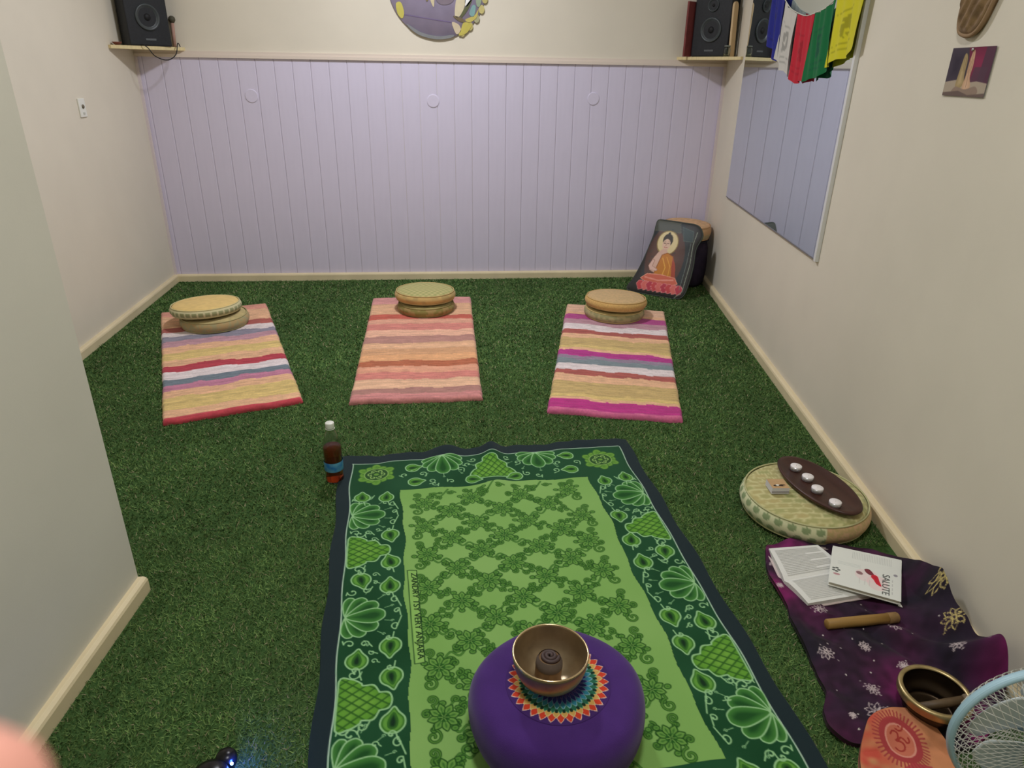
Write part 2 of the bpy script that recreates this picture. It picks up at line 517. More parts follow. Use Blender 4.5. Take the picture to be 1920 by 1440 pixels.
MG, TE, WH, BR, PE, TA, YL, MV, PK = (178, 58, 134), (126, 138, 142), (222, 208, 206), (172, 92, 84), (226, 178, 140), (196, 168, 112), (214, 186, 120), (186, 142, 152), (214, 150, 134)
rag_mat('striped rag mat with magenta bands nearest the right wall', [(.760, 4.176), (1.335, 3.99), (.988, 2.552), (.426, 2.688)],
        [(.10, (222, 180, 150)), (.192 - .06, PE), (.192, (176, 76, 134)), (.249, MV), (.31, WH), (.357, BR), (.40, PE), (.478, TA), (.505, YL), (.529, PE), (.574, MG), (.60, (150, 132, 150)), (.641, TE), (.695, WH), (.735, BR), (.79, PE), (.879, TA), (.905, YL), (.923, PE), (.985, (186, 56, 130)), (1.01, (214, 110, 150))], 3)
RD = (178, 62, 76)
rag_mat('striped rag mat with red, white and grey bands in front of left wall', [(-1.680, 4.103), (-1.110, 4.261), (-.640, 2.850), (-1.173, 2.666)],
        [(.07, (214, 150, 130)), (.204, PE), (.257, BR), (.308, WH), (.357, (136, 132, 146)), (.413, MV), (.47, PE), (.54, YL), (.596, PE), (.652, RD), (.714, (226, 212, 212)), (.757, (112, 124, 134)), (.80, (192, 126, 150)), (.85, PE), (.94, YL), (.983, PE), (1.01, (196, 76, 86))], 5)
rag_mat('peach and brick striped rag mat in the middle of the row', [(-.464, 4.342), (.156, 4.349), (.152, 2.829), (-.437, 2.821)],
        [(.098, (212, 150, 144)), (.234, PE), (.287, (198, 100, 84)), (.339, (222, 164, 138)), (.408, (208, 132, 120)), (.473, (230, 178, 150)), (.536, (182, 134, 122)), (.596, PE), (.653, (208, 158, 118)), (.707, (230, 172, 124)), (.753, (182, 106, 76)), (.803, (226, 162, 132)), (.858, (208, 130, 118)), (.924, (230, 184, 150)), (.961, (176, 128, 118)), (1.01, (206, 138, 134))], 8)


# ------------------------------------------------------------------ round cushions
def cushion(label, loc, R, H, topcol, bandcol, pipe, tilt=(0, 0), rotz=0.0, group='round meditation cushions', dome=0.012, parent_name='round_cushion'):
    t = thing(parent_name, label, 'cushion', loc, 0, group)
    t.rotation_euler = (tilt[0], tilt[1], rotz)
    # padded top and bottom
    nr, na = 26, 120
    rr = np.linspace(0.002, 1, nr)[:, None]; a = np.linspace(0, 2 * np.pi, na, endpoint=False)[None, :]
    X = R * .95 * rr * np.cos(a); Y = R * .95 * rr * np.sin(a)
    Z = H - 0.012 + dome * (1 - rr ** 3) + .0 * X + 0.004 * (vnoise(X, Y, 12, int(abs(loc[0]) * 100)) - .5) + .008 * np.sqrt(1 - np.clip((rr - .9) / .1, 0, 1) ** 2)
    print_mesh('top_cover', np.stack([X, Y, Z], -1).reshape(-1, 3), grid_faces(nr, na, True)[:, ::-1], nlin(topcol(X.ravel(), Y.ravel()) / 255), M_print, t)
    obj('bottom_cover', lathe([(0, 0.0), (R * .88, 0.0), (R * .95, 0.008)], 60), mat('cushion_underside', (150, 140, 100), .9), t, True)
    nb = 14; nba = 240
    s = np.linspace(0, 1, nb)[:, None]; a = np.linspace(0, 2 * np.pi, nba, endpoint=False)[None, :]
    rb = R * (0.945 + 0.070 * np.sin(np.pi * s) ** .7) + 0 * a
    co = np.stack([rb * np.cos(a), rb * np.sin(a), 0.007 + (H - 0.014) * s + 0 * a], -1).reshape(-1, 3)
    print_mesh('side_band', co, grid_faces(nb, nba, True)[:, ::-1], nlin(bandcol((a + 0 * s).ravel(), (s + 0 * a).ravel()) / 255), M_print, t)
    pm = mat('cushion_piping', pipe, .8)
    obj('piping', torus(R * .955, 0.003, H - 0.006, 80, 6), pm, t, True)
    obj('piping', torus(R * .955, 0.003, 0.007, 80, 6), pm, t, True)
    return t


def flat(c, n=8, s=60, seed=1):
    def f(x, y): return np.array(c, float)[None] * (1 + (vnoise(x + 3, y + 3, s, seed) - .5)[:, None] * n / 50)
    return f


def speck(c1, c2, s=70, seed=2, th=.5):
    def f(x, y):
        k = np.clip((vnoise(x * 1.0 + 5, y + 5, s, seed) - th) * 5 + .5, 0, 1)[:, None]
        return np.array(c1, float) * (1 - k) + np.array(c2, float) * k
    return f


def band_speck(c1, c2, R=.18, H=.06, s=60, seed=3):
    f = speck(c1, c2, s, seed)
    return lambda a, v: f((a + 1) * R, v * H)


def dashes(a, v):
    k = ((a / (2 * np.pi) * 34) % 1.0 < .66) & (v > .22) & (v < .74)
    return np.where(k[:, None], np.array([152, 154, 112.]), np.array([206, 198, 156.]))


def green_weave(x, y):
    k = (np.sin(x * 2 * np.pi / .034 + np.sin(y * 60) * .4) * np.sin(y * 2 * np.pi / .05))[:, None]
    return np.array([176, 170, 112.]) + k * np.array([22, 14, 16.])


def tiles(x, y):
    """overlapping leaf tiles"""
    r = np.floor(y / .026); u = (x / .042 + .5 * (r % 2)) % 1.0; v = (y / .026) % 1.0
    e = np.minimum(np.minimum(u, 1 - u) * 1.6, np.minimum(v, 1 - v))
    k = np.clip((.16 - e) / .10, 0, 1)[:, None]
    t = (vnoise(np.floor(x / .042 + .5 * (r % 2)) + 20, r + 20, 1.0, 4))[:, None]
    c = np.array([164, 166, 110.]) * (1 - t) + np.array([184, 170, 116.]) * t
    return c * (1 - k) + np.array([204, 198, 146.]) * k


def leafband(a, v):
    """pale band with grey green leaf spots on the left part, peach lace on the right part"""
    u = (a / (2 * np.pi) * 30 + .5 * (v > .5)) % 1.0; vv = (v * 2) % 1.0
    k = (((u - .5) / .34) ** 2 + ((vv - .5) / .36) ** 2 < 1)[:, None]
    c = np.where(k, np.array([140, 156, 112.]), np.array([214, 214, 172.]))
    d = speck((204, 168, 128), (186, 164, 112), 150, 6)(a * .22, v * .09)
    right = ((a > 1.5 * np.pi - .02) | (a < .8))[:, None]
    return np.where(right, d, c)


cushion('round cushion with grey brown flecked side, lower one of left stack', (-1.305, 3.885, 0.022), .182, .066, flat((190, 172, 120)), band_speck((178, 154, 108), (164, 156, 116), s=90), (178, 168, 118), rotz=.4)
cushion('yellow topped round cushion with dashed green edge on the left mat', (-1.345, 3.895, 0.094), .187, .055, flat((228, 196, 126), 3), dashes, (206, 196, 146), tilt=(-.05, -.03))
cushion('olive flecked round cushion, lower one of middle stack', (-.122, 4.085, 0.022), .170, .060, flat((176, 160, 104)), band_speck((140, 130, 74), (166, 142, 92)), (150, 138, 86), rotz=.2)
cushion('sage green quilted round cushion with orange side on the middle mat', (-.126, 4.112, 0.087), .181, .060, green_weave, band_speck((206, 172, 110), (188, 160, 104), s=40), (196, 172, 116), tilt=(-.03, .01))
cushion('grey green patterned round cushion, lower one of right stack', (1.004, 3.93, 0.022), .178, .060, flat((206, 184, 124)), band_speck((152, 146, 104), (176, 162, 118)), (206, 182, 120), rotz=.9)
cushion('peach round cushion with orange rim on the magenta striped mat', (1.008, 3.925, 0.088), .182, .058, speck((206, 172, 124), (194, 164, 118), 110, 8), flat((208, 168, 104)), (206, 172, 112), tilt=(-.04, .03))
cushion('large green tile patterned round cushion with leafy band under the candle tray', (1.187, 1.885, 0.010), .205, .075, tiles, leafband, (186, 184, 136), rotz=-.12, dome=.010)

# corner stack
t = thing('tall_meditation_cushion', 'tall dark purple meditation cushion in the far right corner', 'cushion', (1.663, 4.680, 0.0))
obj('body', lathe([(0, 0.002), (.13, 0.004), (.150, .03), (.157, .10), (.158, .18), (.154, .26), (.142, .31), (.11, .328), (0, .33)], 48), mat('dark_purple_cloth', (52, 42, 62), .9, var=.15, vscale=30, bump=.2, bscale=400), t, True)
obj('seam', torus(.150, .004, .318, 60, 6), mat('dark_blue_cloth', (40, 44, 58), .9), t, True)
cushion('peach round cushion on top of the dark cushion in the corner', (1.655, 4.675, 0.333), .163, .095, flat((206, 166, 124)), lambda a, v: np.where((v > .45)[:, None], np.array([206, 164, 122.]), np.array([186, 164, 126.])), (190, 150, 108), tilt=(0.04, .02), dome=.015)

# ------------------------------------------------------------------ printed bag with a seated figure, leaning in the corner
CW, CH = 0.46, 0.54
cv = Canvas(CW, CH, 0.002, (48, 46, 44))
ox, oy = 0.085, 0.515                      # canvas x = w + ox, y = oy - h


def T(pts): return np.array([(ox + a, oy - b) for a, b in pts])


def ellipse(cx, cy, a, b, n=28, r=0.0):
    t_ = np.linspace(0, 2 * np.pi, n, endpoint=False); x = a * np.cos(t_); y = b * np.sin(t_)
    return [(cx + x[i] * math.cos(r) - y[i] * math.sin(r), cy + x[i] * math.sin(r) + y[i] * math.cos(r)) for i in range(n)]


cv.poly(T([(.03, .50), (.22, .50), (.30, .40), (.30, .03), (.02, .03)]), (44, 50, 52))
cv.poly(T(ellipse(.15, .25, .13, .22)), (84, 58, 50), core=(96, 62, 48), cw=.06)
cv.poly(T([(.045, .50), (.20, .495), (.22, .43), (.04, .43)]), (74, 76, 66), edge=(92, 92, 78), ew=.004)
cv.poly(T([(.225, .47), (.30, .45), (.31, .38), (.25, .38)]), (50, 66, 66), edge=(78, 92, 86), ew=.004)
for k in range(26): cv.poly(T(ellipse(.02 + .3 * random.random(), .03 + .45 * random.random(), .008, .006)), random.choice([(62, 60, 52), (52, 62, 62), (88, 62, 58)]), al=.6)
cv.poly(T(ellipse(.147, .355, .070, .080)), (222, 202, 150), edge=(150, 126, 70), ew=.006)
cv.poly(T(ellipse(.146, .372, .034, .044)), (52, 42, 30)); cv.poly(T([(.13, .40), (.147, .432), (.163, .40)]), (46, 38, 28))
cv.poly(T(ellipse(.142, .342, .027, .038)), (222, 186, 160))
for s in (-1, 1):
    cv.stroke(T([(.142 + s * .018, .350), (.142 + s * .006, .350)]), .004, (90, 56, 44)); cv.stroke(T([(.142 + s * .018, .362), (.142 + s * .006, .361)]), .003, (80, 60, 44))
cv.stroke(T([(.142, .352), (.139, .336), (.144, .335)]), .003, (176, 128, 108)); cv.stroke(T([(.133, .324), (.142, .321), (.151, .324)]), .004, (176, 74, 78))
cv.poly(T([(.125, .31), (.155, .31), (.165, .285), (.20, .27), (.225, .22), (.235, .15), (.15, .13), (.07, .16), (.055, .19), (.075, .24), (.10, .285)]), (216, 176, 156))
cv.poly(T([(.13, .27), (.165, .288), (.205, .268), (.232, .20), (.245, .13), (.20, .11), (.10, .125), (.115, .20)]), (196, 122, 34), edge=(150, 84, 26), ew=.005)
cv.poly(T([(.205, .268), (.235, .21), (.25, .13), (.225, .12), (.21, .2)]), (168, 70, 46))
cv.stroke(T([(.14, .25), (.17, .19), (.16, .13)]), .006, (232, 172, 70)); cv.stroke(T([(.165, .26), (.20, .2), (.20, .13)]), .005, (226, 160, 60))
cv.poly(T([(.055, .19), (.075, .235), (.09, .23), (.082, .19), (.12, .172), (.118, .160), (.07, .162)]), (224, 184, 168), edge=(170, 120, 100), ew=.003)
cv.poly(T([(.02, .10), (.06, .135), (.15, .14), (.25, .13), (.275, .095), (.22, .07), (.08, .07)]), (212, 104, 80), edge=(240, 168, 140), ew=.004)
cv.stroke(T([(.05, .11), (.14, .10), (.24, .115)]), .010, (236, 150, 130))
for k in range(9):
    x = .012 + k * .033; c = [(206, 74, 78), (226, 112, 104), (192, 62, 80)][k % 3]
    cv.poly(T([(x - .012, .06), (x + .004, .085), (x + .026, .085), (x + .042, .06), (x + .03, .03), (x + .008, .022)]), c, edge=(238, 150, 150), ew=.003)
cv.stroke(T([(.325, .45), (.315, .36), (.325, .22), (.315, .05), (.27, .0)]), .004, (150, 158, 140)); cv.stroke(T([(.300, .37), (.303, .22), (.295, .06)]), .003, (120, 132, 124))
outl = smooth_closed([(-.062, .026), (-.03, .004), (.041, .0), (.169, .0), (.281, .0), (.33, .03), (.345, .13), (.346, .232), (.338, .34), (.358, .41), (.355, .45), (.312, .495), (.21, .503), (.10, .506), (.045, .502), (.036, .463), (.034, .39), (.004, .22), (-.03, .10)], 260)
wv = Vector((0.8178, -0.5755, 0)); bk = Vector((0.5755, 0.8178, 0)); upv = Vector((0, 0, 1)) * math.cos(.45) + bk * math.sin(.45); nrm = wv.cross(upv)
B0 = Vector((1.27, 4.45, 0.006)) + nrm * 0.0


def bag_layer(sign, name, par):
    n = len(outl); nr = 90
    cx, cy = .15, .25
    r = np.linspace(.004, 1, nr)[:, None]
    wx = cx + r * (outl[None, :, 0] - cx); hy = cy + r * (outl[None, :, 1] - cy)
    puff = 0.020 * np.sqrt(np.clip(1 - r ** 3, 0, 1)) + .003 * (vnoise(wx, hy, 18, 3) - .5) * (1 - r)
    P = np.array(B0)[None, None] + wx[..., None] * np.array(wv) + hy[..., None] * np.array(upv) + (sign * puff)[..., None] * np.array(nrm)
    col = nlin(cv.sample((wx + ox).ravel(), (oy - hy).ravel()))
    f = grid_faces(nr, n, True)
    if sign < 0: pass
    f = f[:, ::-1] if sign > 0 else f
    base = np.array([0, 0, 0.0])
    return print_mesh(name, P.reshape(-1, 3), f, col if sign > 0 else np.full_like(col, 0.02), M_printbag, par)


M_printbag = mat('printed_glossy_cloth', rough=0.5, attr='Print', spec=0.5, bump=.2, bscale=200)
bag = thing('printed_bag', 'dark bag printed with a seated haloed figure leaning against the corner cushions', 'bag')
bag_layer(1, 'front_panel', bag); bag_layer(-1, 'back_panel', bag)
obj('piping', tube([tuple(B0 + wv * a + upv * b) for a, b in outl[::2]], .0045, 6, closed=True), mat('dark_green_piping', (58, 66, 58), .5), bag, True)

# ------------------------------------------------------------------ green batik cloth
W_, L_ = 1.12, 1.62
res = 0.002
LG, DG, MGR, NAVY, GRN = (124, 170, 86), (30, 76, 22), (88, 142, 56), (26, 42, 46), (22, 72, 40)
LINE = (150, 196, 140)
cv = Canvas(W_, L_, res, NAVY)
Xc, Yc = np.meshgrid(np.arange(cv.nx) * res, np.arange(cv.ny) * res)
wob = 0.003 * np.sin(Yc * 23) + .002 * np.sin(Yc * 51 + 1)
wobx = 0.003 * np.sin(Xc * 21) + .002 * np.sin(Xc * 47 + 1)
inb = (Xc > .044 + wob) & (Xc < W_ - .046 + wob) & (Yc > .058 + wobx) & (Yc < L_ - .05)
cv.a[inb] = np.array(GRN) / 255 * np.ones(3)
sh = (vnoise(Xc, Yc, 9, 11) - .5)[..., None] * .05
cv.a += np.where(inb[..., None], sh, 0).astype(np.float32)
cv.stroke([(.044 + .003 * math.sin(v * 23), v) for v in np.linspace(.06, L_ - .05, 60)], .0035, (176, 204, 178))
cv.stroke([(W_ - .046 + .003 * math.sin(v * 23), v) for v in np.linspace(.06, L_ - .05, 60)], .0035, (176, 204, 178))
cv.stroke([(u, .058 + .003 * math.sin(u * 21)) for u in np.linspace(.044, W_ - .046, 60)], .0035, (176, 204, 178))
IL, IT, IR, IB = .222, .262, W_ - .22, L_ - .2
wi = .004 * np.sin(Yc * 13 + 1) + .003 * np.sin(Yc * 37); wj = .004 * np.sin(Xc * 17)
inn = (Xc > IL + wi) & (Xc < IR + wi) & (Yc > IT + wj) & (Yc < IB)
tone = vnoise(Xc, Yc, 7, 12)[..., None]
cv.a = np.where(inn[..., None], (np.array(LG) / 255 * (1 - tone) + np.array((136, 178, 98)) / 255 * tone), cv.a).astype(np.float32)


def place(pts, c, s=1.0, r=0.0, mir=False, side=False):
    P = np.array(pts, float) * s
    if mir: P[:, 1] *= -1
    cr, sr = math.cos(r), math.sin(r)
    Q = np.stack([c[0] + P[:, 0] * cr - P[:, 1] * sr, c[1] + P[:, 0] * sr + P[:, 1] * cr], -1)
    if side: Q[:, 0] = W_ - Q[:, 0]
    return Q


def bud(c, s, r, side):
    P = smooth_closed([(0, -1.15), (.35, -.72), (.78, -.25), (.82, .35), (.45, .82), (0, .92), (-.45, .82), (-.82, .35), (-.78, -.25), (-.35, -.72)], 40)
    cv.poly(place(P, c, s, r, side=side), (78, 136, 48), edge=LINE, ew=.0042, core=(98, 156, 60), cw=.006)
    Q = smooth_closed([(0, -.72), (.36, -.1), (.32, .45), (0, .62), (-.32, .45), (-.36, -.1)], 30)
    cv.poly(place(Q, c, s, r, side=side), (50, 104, 34), core=(12, 48, 22), cw=.007)
    cv.stroke(place(P * .84, c, s, r, side=side), .0014, (44, 96, 32), closed=True)


def petal(l, wd):
    return smooth_closed([(0, 0), (.35 * l, .36 * wd), (.72 * l, .5 * wd), (.95 * l, .28 * wd), (l, 0), (.95 * l, -.28 * wd), (.72 * l, -.5 * wd), (.35 * l, -.36 * wd)], 36)


def fan(c, r, side, s=1.0):
    for ang, l, wd in ((82, .076, .034), (-82, .076, .034), (56, .086, .042), (-56, .086, .042), (29, .097, .048), (-29, .097, .048), (0, .106, .054)):
        cv.poly(place(petal(l, wd), c, s, r + math.radians(ang), side=side), (64, 124, 52), edge=LINE, ew=.0036, core=(26, 78, 30), cw=.016)


def pine(c, r, side, s=1.0):
    P = smooth_closed([(0, -.066), (.03, -.072), (.055, -.058), (.060, -.050), (.085, -.050), (.098, -.030), (.101, -.026), (.122, -.022), (.130, 0), (.122, .022), (.101, .026), (.098, .030), (.085, .050), (.060, .050), (.055, .058), (.03, .072), (0, .066)], 80)
    P[:, 0] = np.maximum(P[:, 0], 0)
    Q = place(P, c, s, r, side=side)
    cv.poly(Q, (92, 152, 46), core=(112, 166, 60), cw=.03)
    rr = cv.win(Q, .002); d, ins = cv.dist(Q, rr[1], rr[2], True)
    x = rr[1] - (W_ - c[0] if side else c[0]); y = rr[2] - c[1]
    if side: x = -x
    xl = x * math.cos(r) + y * math.sin(r); yl = -x * math.sin(r) + y * math.cos(r)
    for f in ((xl * .74 + yl) / .026, (xl * .74 - yl) / .026):
        ph = (f % 1.0)
        cv.mix(rr[0], np.where(ins, np.clip((.16 - np.minimum(ph, 1 - ph)) / .12, 0, 1), 0) * .85, (40, 88, 26))
        cv.mix(rr[0], np.where(ins, np.clip(ph - .45, 0, 1) * .35, 0), (60, 110, 34))
    cv.stroke(Q, .0045, LINE, closed=True)


def curl(c, rad, a0, sgn, side, tail=None, wd=.0036, col=LINE):
    P = spiral((0, 0), rad, .85, a0, sgn)
    if tail is not None: P = np.concatenate([P, [tail]])
    cv.stroke(place(P, c, side=side), wd, col)
    cv.stroke(place(P[:3], c, side=side), wd * 1.5, col)


def drop(c, a, side):
    e = (math.cos(a) * .016, math.sin(a) * .016)
    cv.stroke(place([(0, 0), e], c, side=side), .0018, LINE)
    cv.stroke(place(spiral((e[0] * 1.3, e[1] * 1.3), .0045, 1, 0), c, side=side), .002, LINE)


for side in (False, True):
    fv = [.395, .868, 1.325]; pv = [.588, 1.155]
    for v in fv:
        fan((.058, v), 0, side)
        for k, a in enumerate(np.radians([-62, -38, -14, 14, 38, 62])): drop((.058 + .108 * math.cos(a), v + .108 * math.sin(a) * .92), a, side)
        curl((.192, v - .052), .014, -.5 * PI, 1, side, tail=(.016, .032)); curl((.192, v + .048), .014, .5 * PI, -1, side, tail=(.016, -.030))
        curl((.196, v - .006), .010, -.3 * PI, 1, side, tail=(.010, .020))
        curl((.072, v - .098), .015, PI, 1, side, tail=(-.018, .012)); curl((.072, v + .098), .015, PI, -1, side, tail=(-.018, -.012))
        curl((.110, v + .100), .012, 0, 1, side, tail=(.020, .012)); curl((.110, v - .104), .012, 0, -1, side, tail=(.018, -.012))
    for v in pv:
        pine((.050, v), 0, side)
        for s_ in (-1, 1):
            curl((.085, v + s_ * .086), .016, s_ * -.1, s_, side, tail=(.020, -s_ * .018)); cv.stroke(place([(.1, v + s_ * .078), (.106, v + s_ * .094)], (0, 0), side=side), .003, LINE)
    for (u, v, s_, r) in ((.087, .286, .028, 0), (.169, .297, .027, .1), (.181, .517, .030, 3.0), (.180, .648, .031, -.25), (.095, .722, .031, 2.9), (.178, .756, .031, 0), (.177, .990, .031, 3.2), (.092, 1.022, .031, .1), (.179, 1.090, .031, 3.0), (.181, 1.216, .032, .1), (.092, 1.47, .03, 3), (.178, 1.46, .031, .2)):
        bud((u, v), s_ * 1.08, r, side)
        sg = 1 if abs(r) < 1 else -1
        curl((u - .004, v + sg * .034), .011, 0, sg, side, tail=(.014, sg * .016))
    for (u, v) in ((.135, .70), (.135, .735), (.135, 1.03), (.13, 1.0), (.14, .48), (.13, .53), (.14, 1.27)):
        curl((u, v), .009, random.random() * 6, random.choice((-1, 1)), side, tail=(.014, .006), wd=.003)

# far border
def rosette(c):
    for k in range(12):
        a = 2 * PI * k / 12
        cv.poly(place(petal(.072 if k % 2 else .06, .034), c, 1.0, a), (108, 156, 60), edge=(58, 106, 40), ew=.003, core=(84, 136, 46), cw=.012)
    cv.poly(place(ellipse(0, 0, .043, .040), c), (40, 80, 34), edge=(132, 172, 90), ew=.004)
    for k in range(6):
        a = k * PI / 3; cv.stroke(spiral((c[0] + .022 * math.cos(a), c[1] + .022 * math.sin(a)), .011, .9, a + 2), .004, (150, 186, 104))
    cv.poly(place(ellipse(0, 0, .009, .008), c), (104, 150, 60))


rosette((.133, .140)); rosette((W_ - .145, .150))
fan((.376, .066), PI / 2, False, 1.0); fan((.735, .066), PI / 2, False, 1.0); pine((.556, .225), -PI / 2, False, 1.15)
for (u, v, r) in ((.267, .112, 1.4), (.274, .209, 1.5), (.480, .225, 1.9), (.632, .225, -1.9), (.850, .105, -1.4), (.845, .205, -1.5)): bud((u, v), .030, r, False)
for (u, v, a, s_) in ((.30, .16, 0, 1), (.235, .16, 2, -1), (.33, .215, 1, 1), (.40, .225, 3, -1), (.44, .15, 0, 1), (.47, .12, 2, -1), (.655, .13, 1, 1), (.68, .21, 3, 1), (.72, .225, 0, -1), (.79, .20, 1, 1), (.81, .15, 2, -1), (.88, .155, 0, 1), (.34, .235, 0, -1), (.49, .09, 2, 1), (.62, .09, 1, -1)):
    curl((u, v), .014, a, s_, False, tail=(.02 * math.cos(a + 1), .02 * math.sin(a + 1)))
for u0 in (.376, .735):
    for a in np.radians([30, 60, 90, 120, 150]): drop((u0 + .112 * math.cos(a), .066 + .108 * math.sin(a)), a, False)

# lattice of small flowers
def flower(c, s, r0):
    for k in range(8):
        a = r0 + 2 * PI * k / 8
        P = smooth_closed([(.006, 0), (.016, .0075), (.026, .0095), (.034, .005), (.039, 0), (.034, -.005), (.026, -.0095), (.016, -.0075)], 24)
        cv.poly(place(P, c, s, a), (112, 160, 72), edge=DG, ew=.003, core=(58, 108, 38), cw=.007)
        cv.stroke(place([(.012, 0), (.028, 0)], c, s, a), .0016, (50, 104, 36))
    cv.poly(place(ellipse(0, 0, .015 * s, .013 * s), c), (40, 94, 30), core=(22, 64, 18), cw=.006)
    for k in range(6):
        a = r0 + 2 * PI * k / 6; cv.stroke(place([(.003 * math.cos(a), .003 * math.sin(a)), (.012 * s * math.cos(a), .011 * s * math.sin(a))], c), .0022, (122, 168, 80))


def snail(c, rad, a0, sgn, tail=None):
    P = spiral((0, 0), rad, 1.3, a0, sgn, n=24, inner=.15)
    if tail is not None: P = np.concatenate([P, [tail]])
    Q = place(P, c)
    cv.stroke(Q, .0078, DG); cv.stroke(Q, .0036, (84, 134, 50))


def berry(c, rad):
    cv.poly(place(ellipse(0, 0, rad, rad * .85, 14), c), (96, 148, 60), edge=DG, ew=.0028, core=(36, 86, 28), cw=rad * .7)


cols_u = [.290 + .0865 * k for k in range(7)]
for k, u in enumerate(cols_u):
    j = 0
    while True:
        v = .345 + .145 * j + (.0725 if k % 2 else 0); j += 1
        if v > IB - .06: break
        c = (u + random.uniform(-.008, .008), v + random.uniform(-.008, .008)); r0 = random.uniform(0, 6)
        sg = 1 if (k + j) % 2 else -1
        for dx, dy in ((.0432, .036), (.0432, -.036)):
            if u + 2 * dx < IR - .03:
                q_ = smooth_open([c, (c[0] + dx * .7, c[1] + dy * 1.2), (c[0] + dx * 1.3, c[1] + dy * .8), (c[0] + dx * 2, c[1] + dy * 2)], 16)
                cv.stroke(q_, .0060, DG); cv.stroke(q_, .0030, (86, 140, 54))
                snail((c[0] + dx * 1.05 + .004, c[1] + dy * 1.05 + .014 * sg), .0115, random.uniform(0, 6), sg)
                snail((c[0] + dx * .85 - .004, c[1] + dy * .9 - .014 * sg), .0095, random.uniform(0, 6), -sg)
                for q in (.75, 1.3): berry((c[0] + dx * q + random.uniform(-.008, .008), c[1] + dy * q + random.uniform(-.008, .008)), .0072)
        for q in range(5):
            a = r0 + q * 1.26
            if q % 2: snail((c[0] + .041 * math.cos(a), c[1] + .039 * math.sin(a)), .0120, a + 2.4, sg)
            else: berry((c[0] + .041 * math.cos(a), c[1] + .039 * math.sin(a)), .0085)
        if k in (0, 6):
            o_ = -1 if k == 0 else 1
            snail((c[0] + o_ * .026, c[1] + .050), .020, -PI / 2, o_, tail=(o_ * -.006, -.038)); snail((c[0] + o_ * .024, c[1] - .050), .015, PI / 2, -o_, tail=(o_ * -.006, .03))
        flower(c, random.uniform(.85, 1.0), r0)
for u in np.linspace(.33, .79, 9): snail((u, IT + .035 + .008 * math.sin(u * 40)), .012, u * 30, 1 if int(u * 100) % 2 else -1, tail=(.02, .0))
# proverb box
cv.poly([(.229, .700), (.256, .698), (.263, 1.055), (.237, 1.058)], (140, 186, 96), edge=(24, 62, 24), ew=.0024)

TLc, TRc = np.array((-.412, 2.347)), np.array((.707, 2.425))
BLc, BRc = TLc + L_ * np.array((.0754, -.997)), TRc + L_ * np.array((.056, -.998))


def cloth_xy(u, v):
    a = u / W_; b = v / L_
    X = (1 - b) * ((1 - a) * TLc[0] + a * TRc[0]) + b * ((1 - a) * BLc[0] + a * BRc[0])
    Y = (1 - b) * ((1 - a) * TLc[1] + a * TRc[1]) + b * ((1 - a) * BLc[1] + a * BRc[1])
    return X, Y


def cloth_z(u, v):
    z = 0.0105 + .004 * (vnoise(u, v, 7, 21) - .5) + .0015 * np.sin(u * 38 + np.sin(v * 9))
    z = z + .026 * np.exp(-((u - .395) / .05) ** 2) * np.exp(-(v / .10) ** 2) + .030 * np.exp(-((u - .57) / .035) ** 2) * np.exp(-(v / .13) ** 2)
    z = z + .016 * np.exp(-((u - .56) / .05) ** 2) * np.exp(-((v - .28) / .05) ** 2) + .010 * np.exp(-((u - .95) / .06) ** 2) * np.exp(-(v / .08) ** 2)
    z = z + .006 * np.exp(-((u - .225 - .02 * np.sin(v * 4)) / .02) ** 2) * np.exp(-((v - .8) / .12) ** 2)
    return z


ed = .004 * np.sin(Xc * 31) * np.exp(-Yc / .05) + .003 * np.sin(Xc * 77) * np.exp(-Yc / .05)
Xw, Yw = cloth_xy(Xc, Yc)
Yw = Yw + ed
Xw = Xw + .004 * np.sin(Yc * 19) * (np.exp(-Xc / .04) + np.exp(-(W_ - Xc) / .04))
Zw = cloth_z(Xc, Yc)
sarong = thing('batik_cloth', 'large green batik cloth with navy edge and flower lattice spread on the turf', 'cloth')
pcl = cloth_grid('printed_cloth', Xw, Yw, Zw, nlin(cv.a), M_print, sarong, drop=.008)
tv, tf = text_mesh('ZANDRY TSY VERY ANJARA', 0.0245, 0.0001)
xs = [p[0] for p in tv]; x0, x1 = min(xs), max(xs)
V = []
for (x, y, z) in tv:                                # letters run down the cloth, their tops to the right
    v = .712 + (x - x0) / (x1 - x0) * .332; u = .2465 + (v - .70) * .02 + y * 1.0
    X, Y = cloth_xy(u, v); V.append((float(X), float(Y), float(cloth_z(u, v)) + .0012 + z))
obj('lettering', (V, tf), mat('dark_green_ink', (22, 58, 24), .9), pcl)

# ------------------------------------------------------------------ turf blades
def in_quad(x, y, q):
    ins = np.zeros(x.shape, bool); n = len(q)
    for i in range(n):
        (ax, ay), (bx, by) = q[i], q[(i + 1) % n]
        if abs(by - ay) < 1e-9: continue
        ins ^= ((ay > y) != (by > y)) & (x < (bx - ax) * (y - ay) / (by - ay) + ax)
    return ins


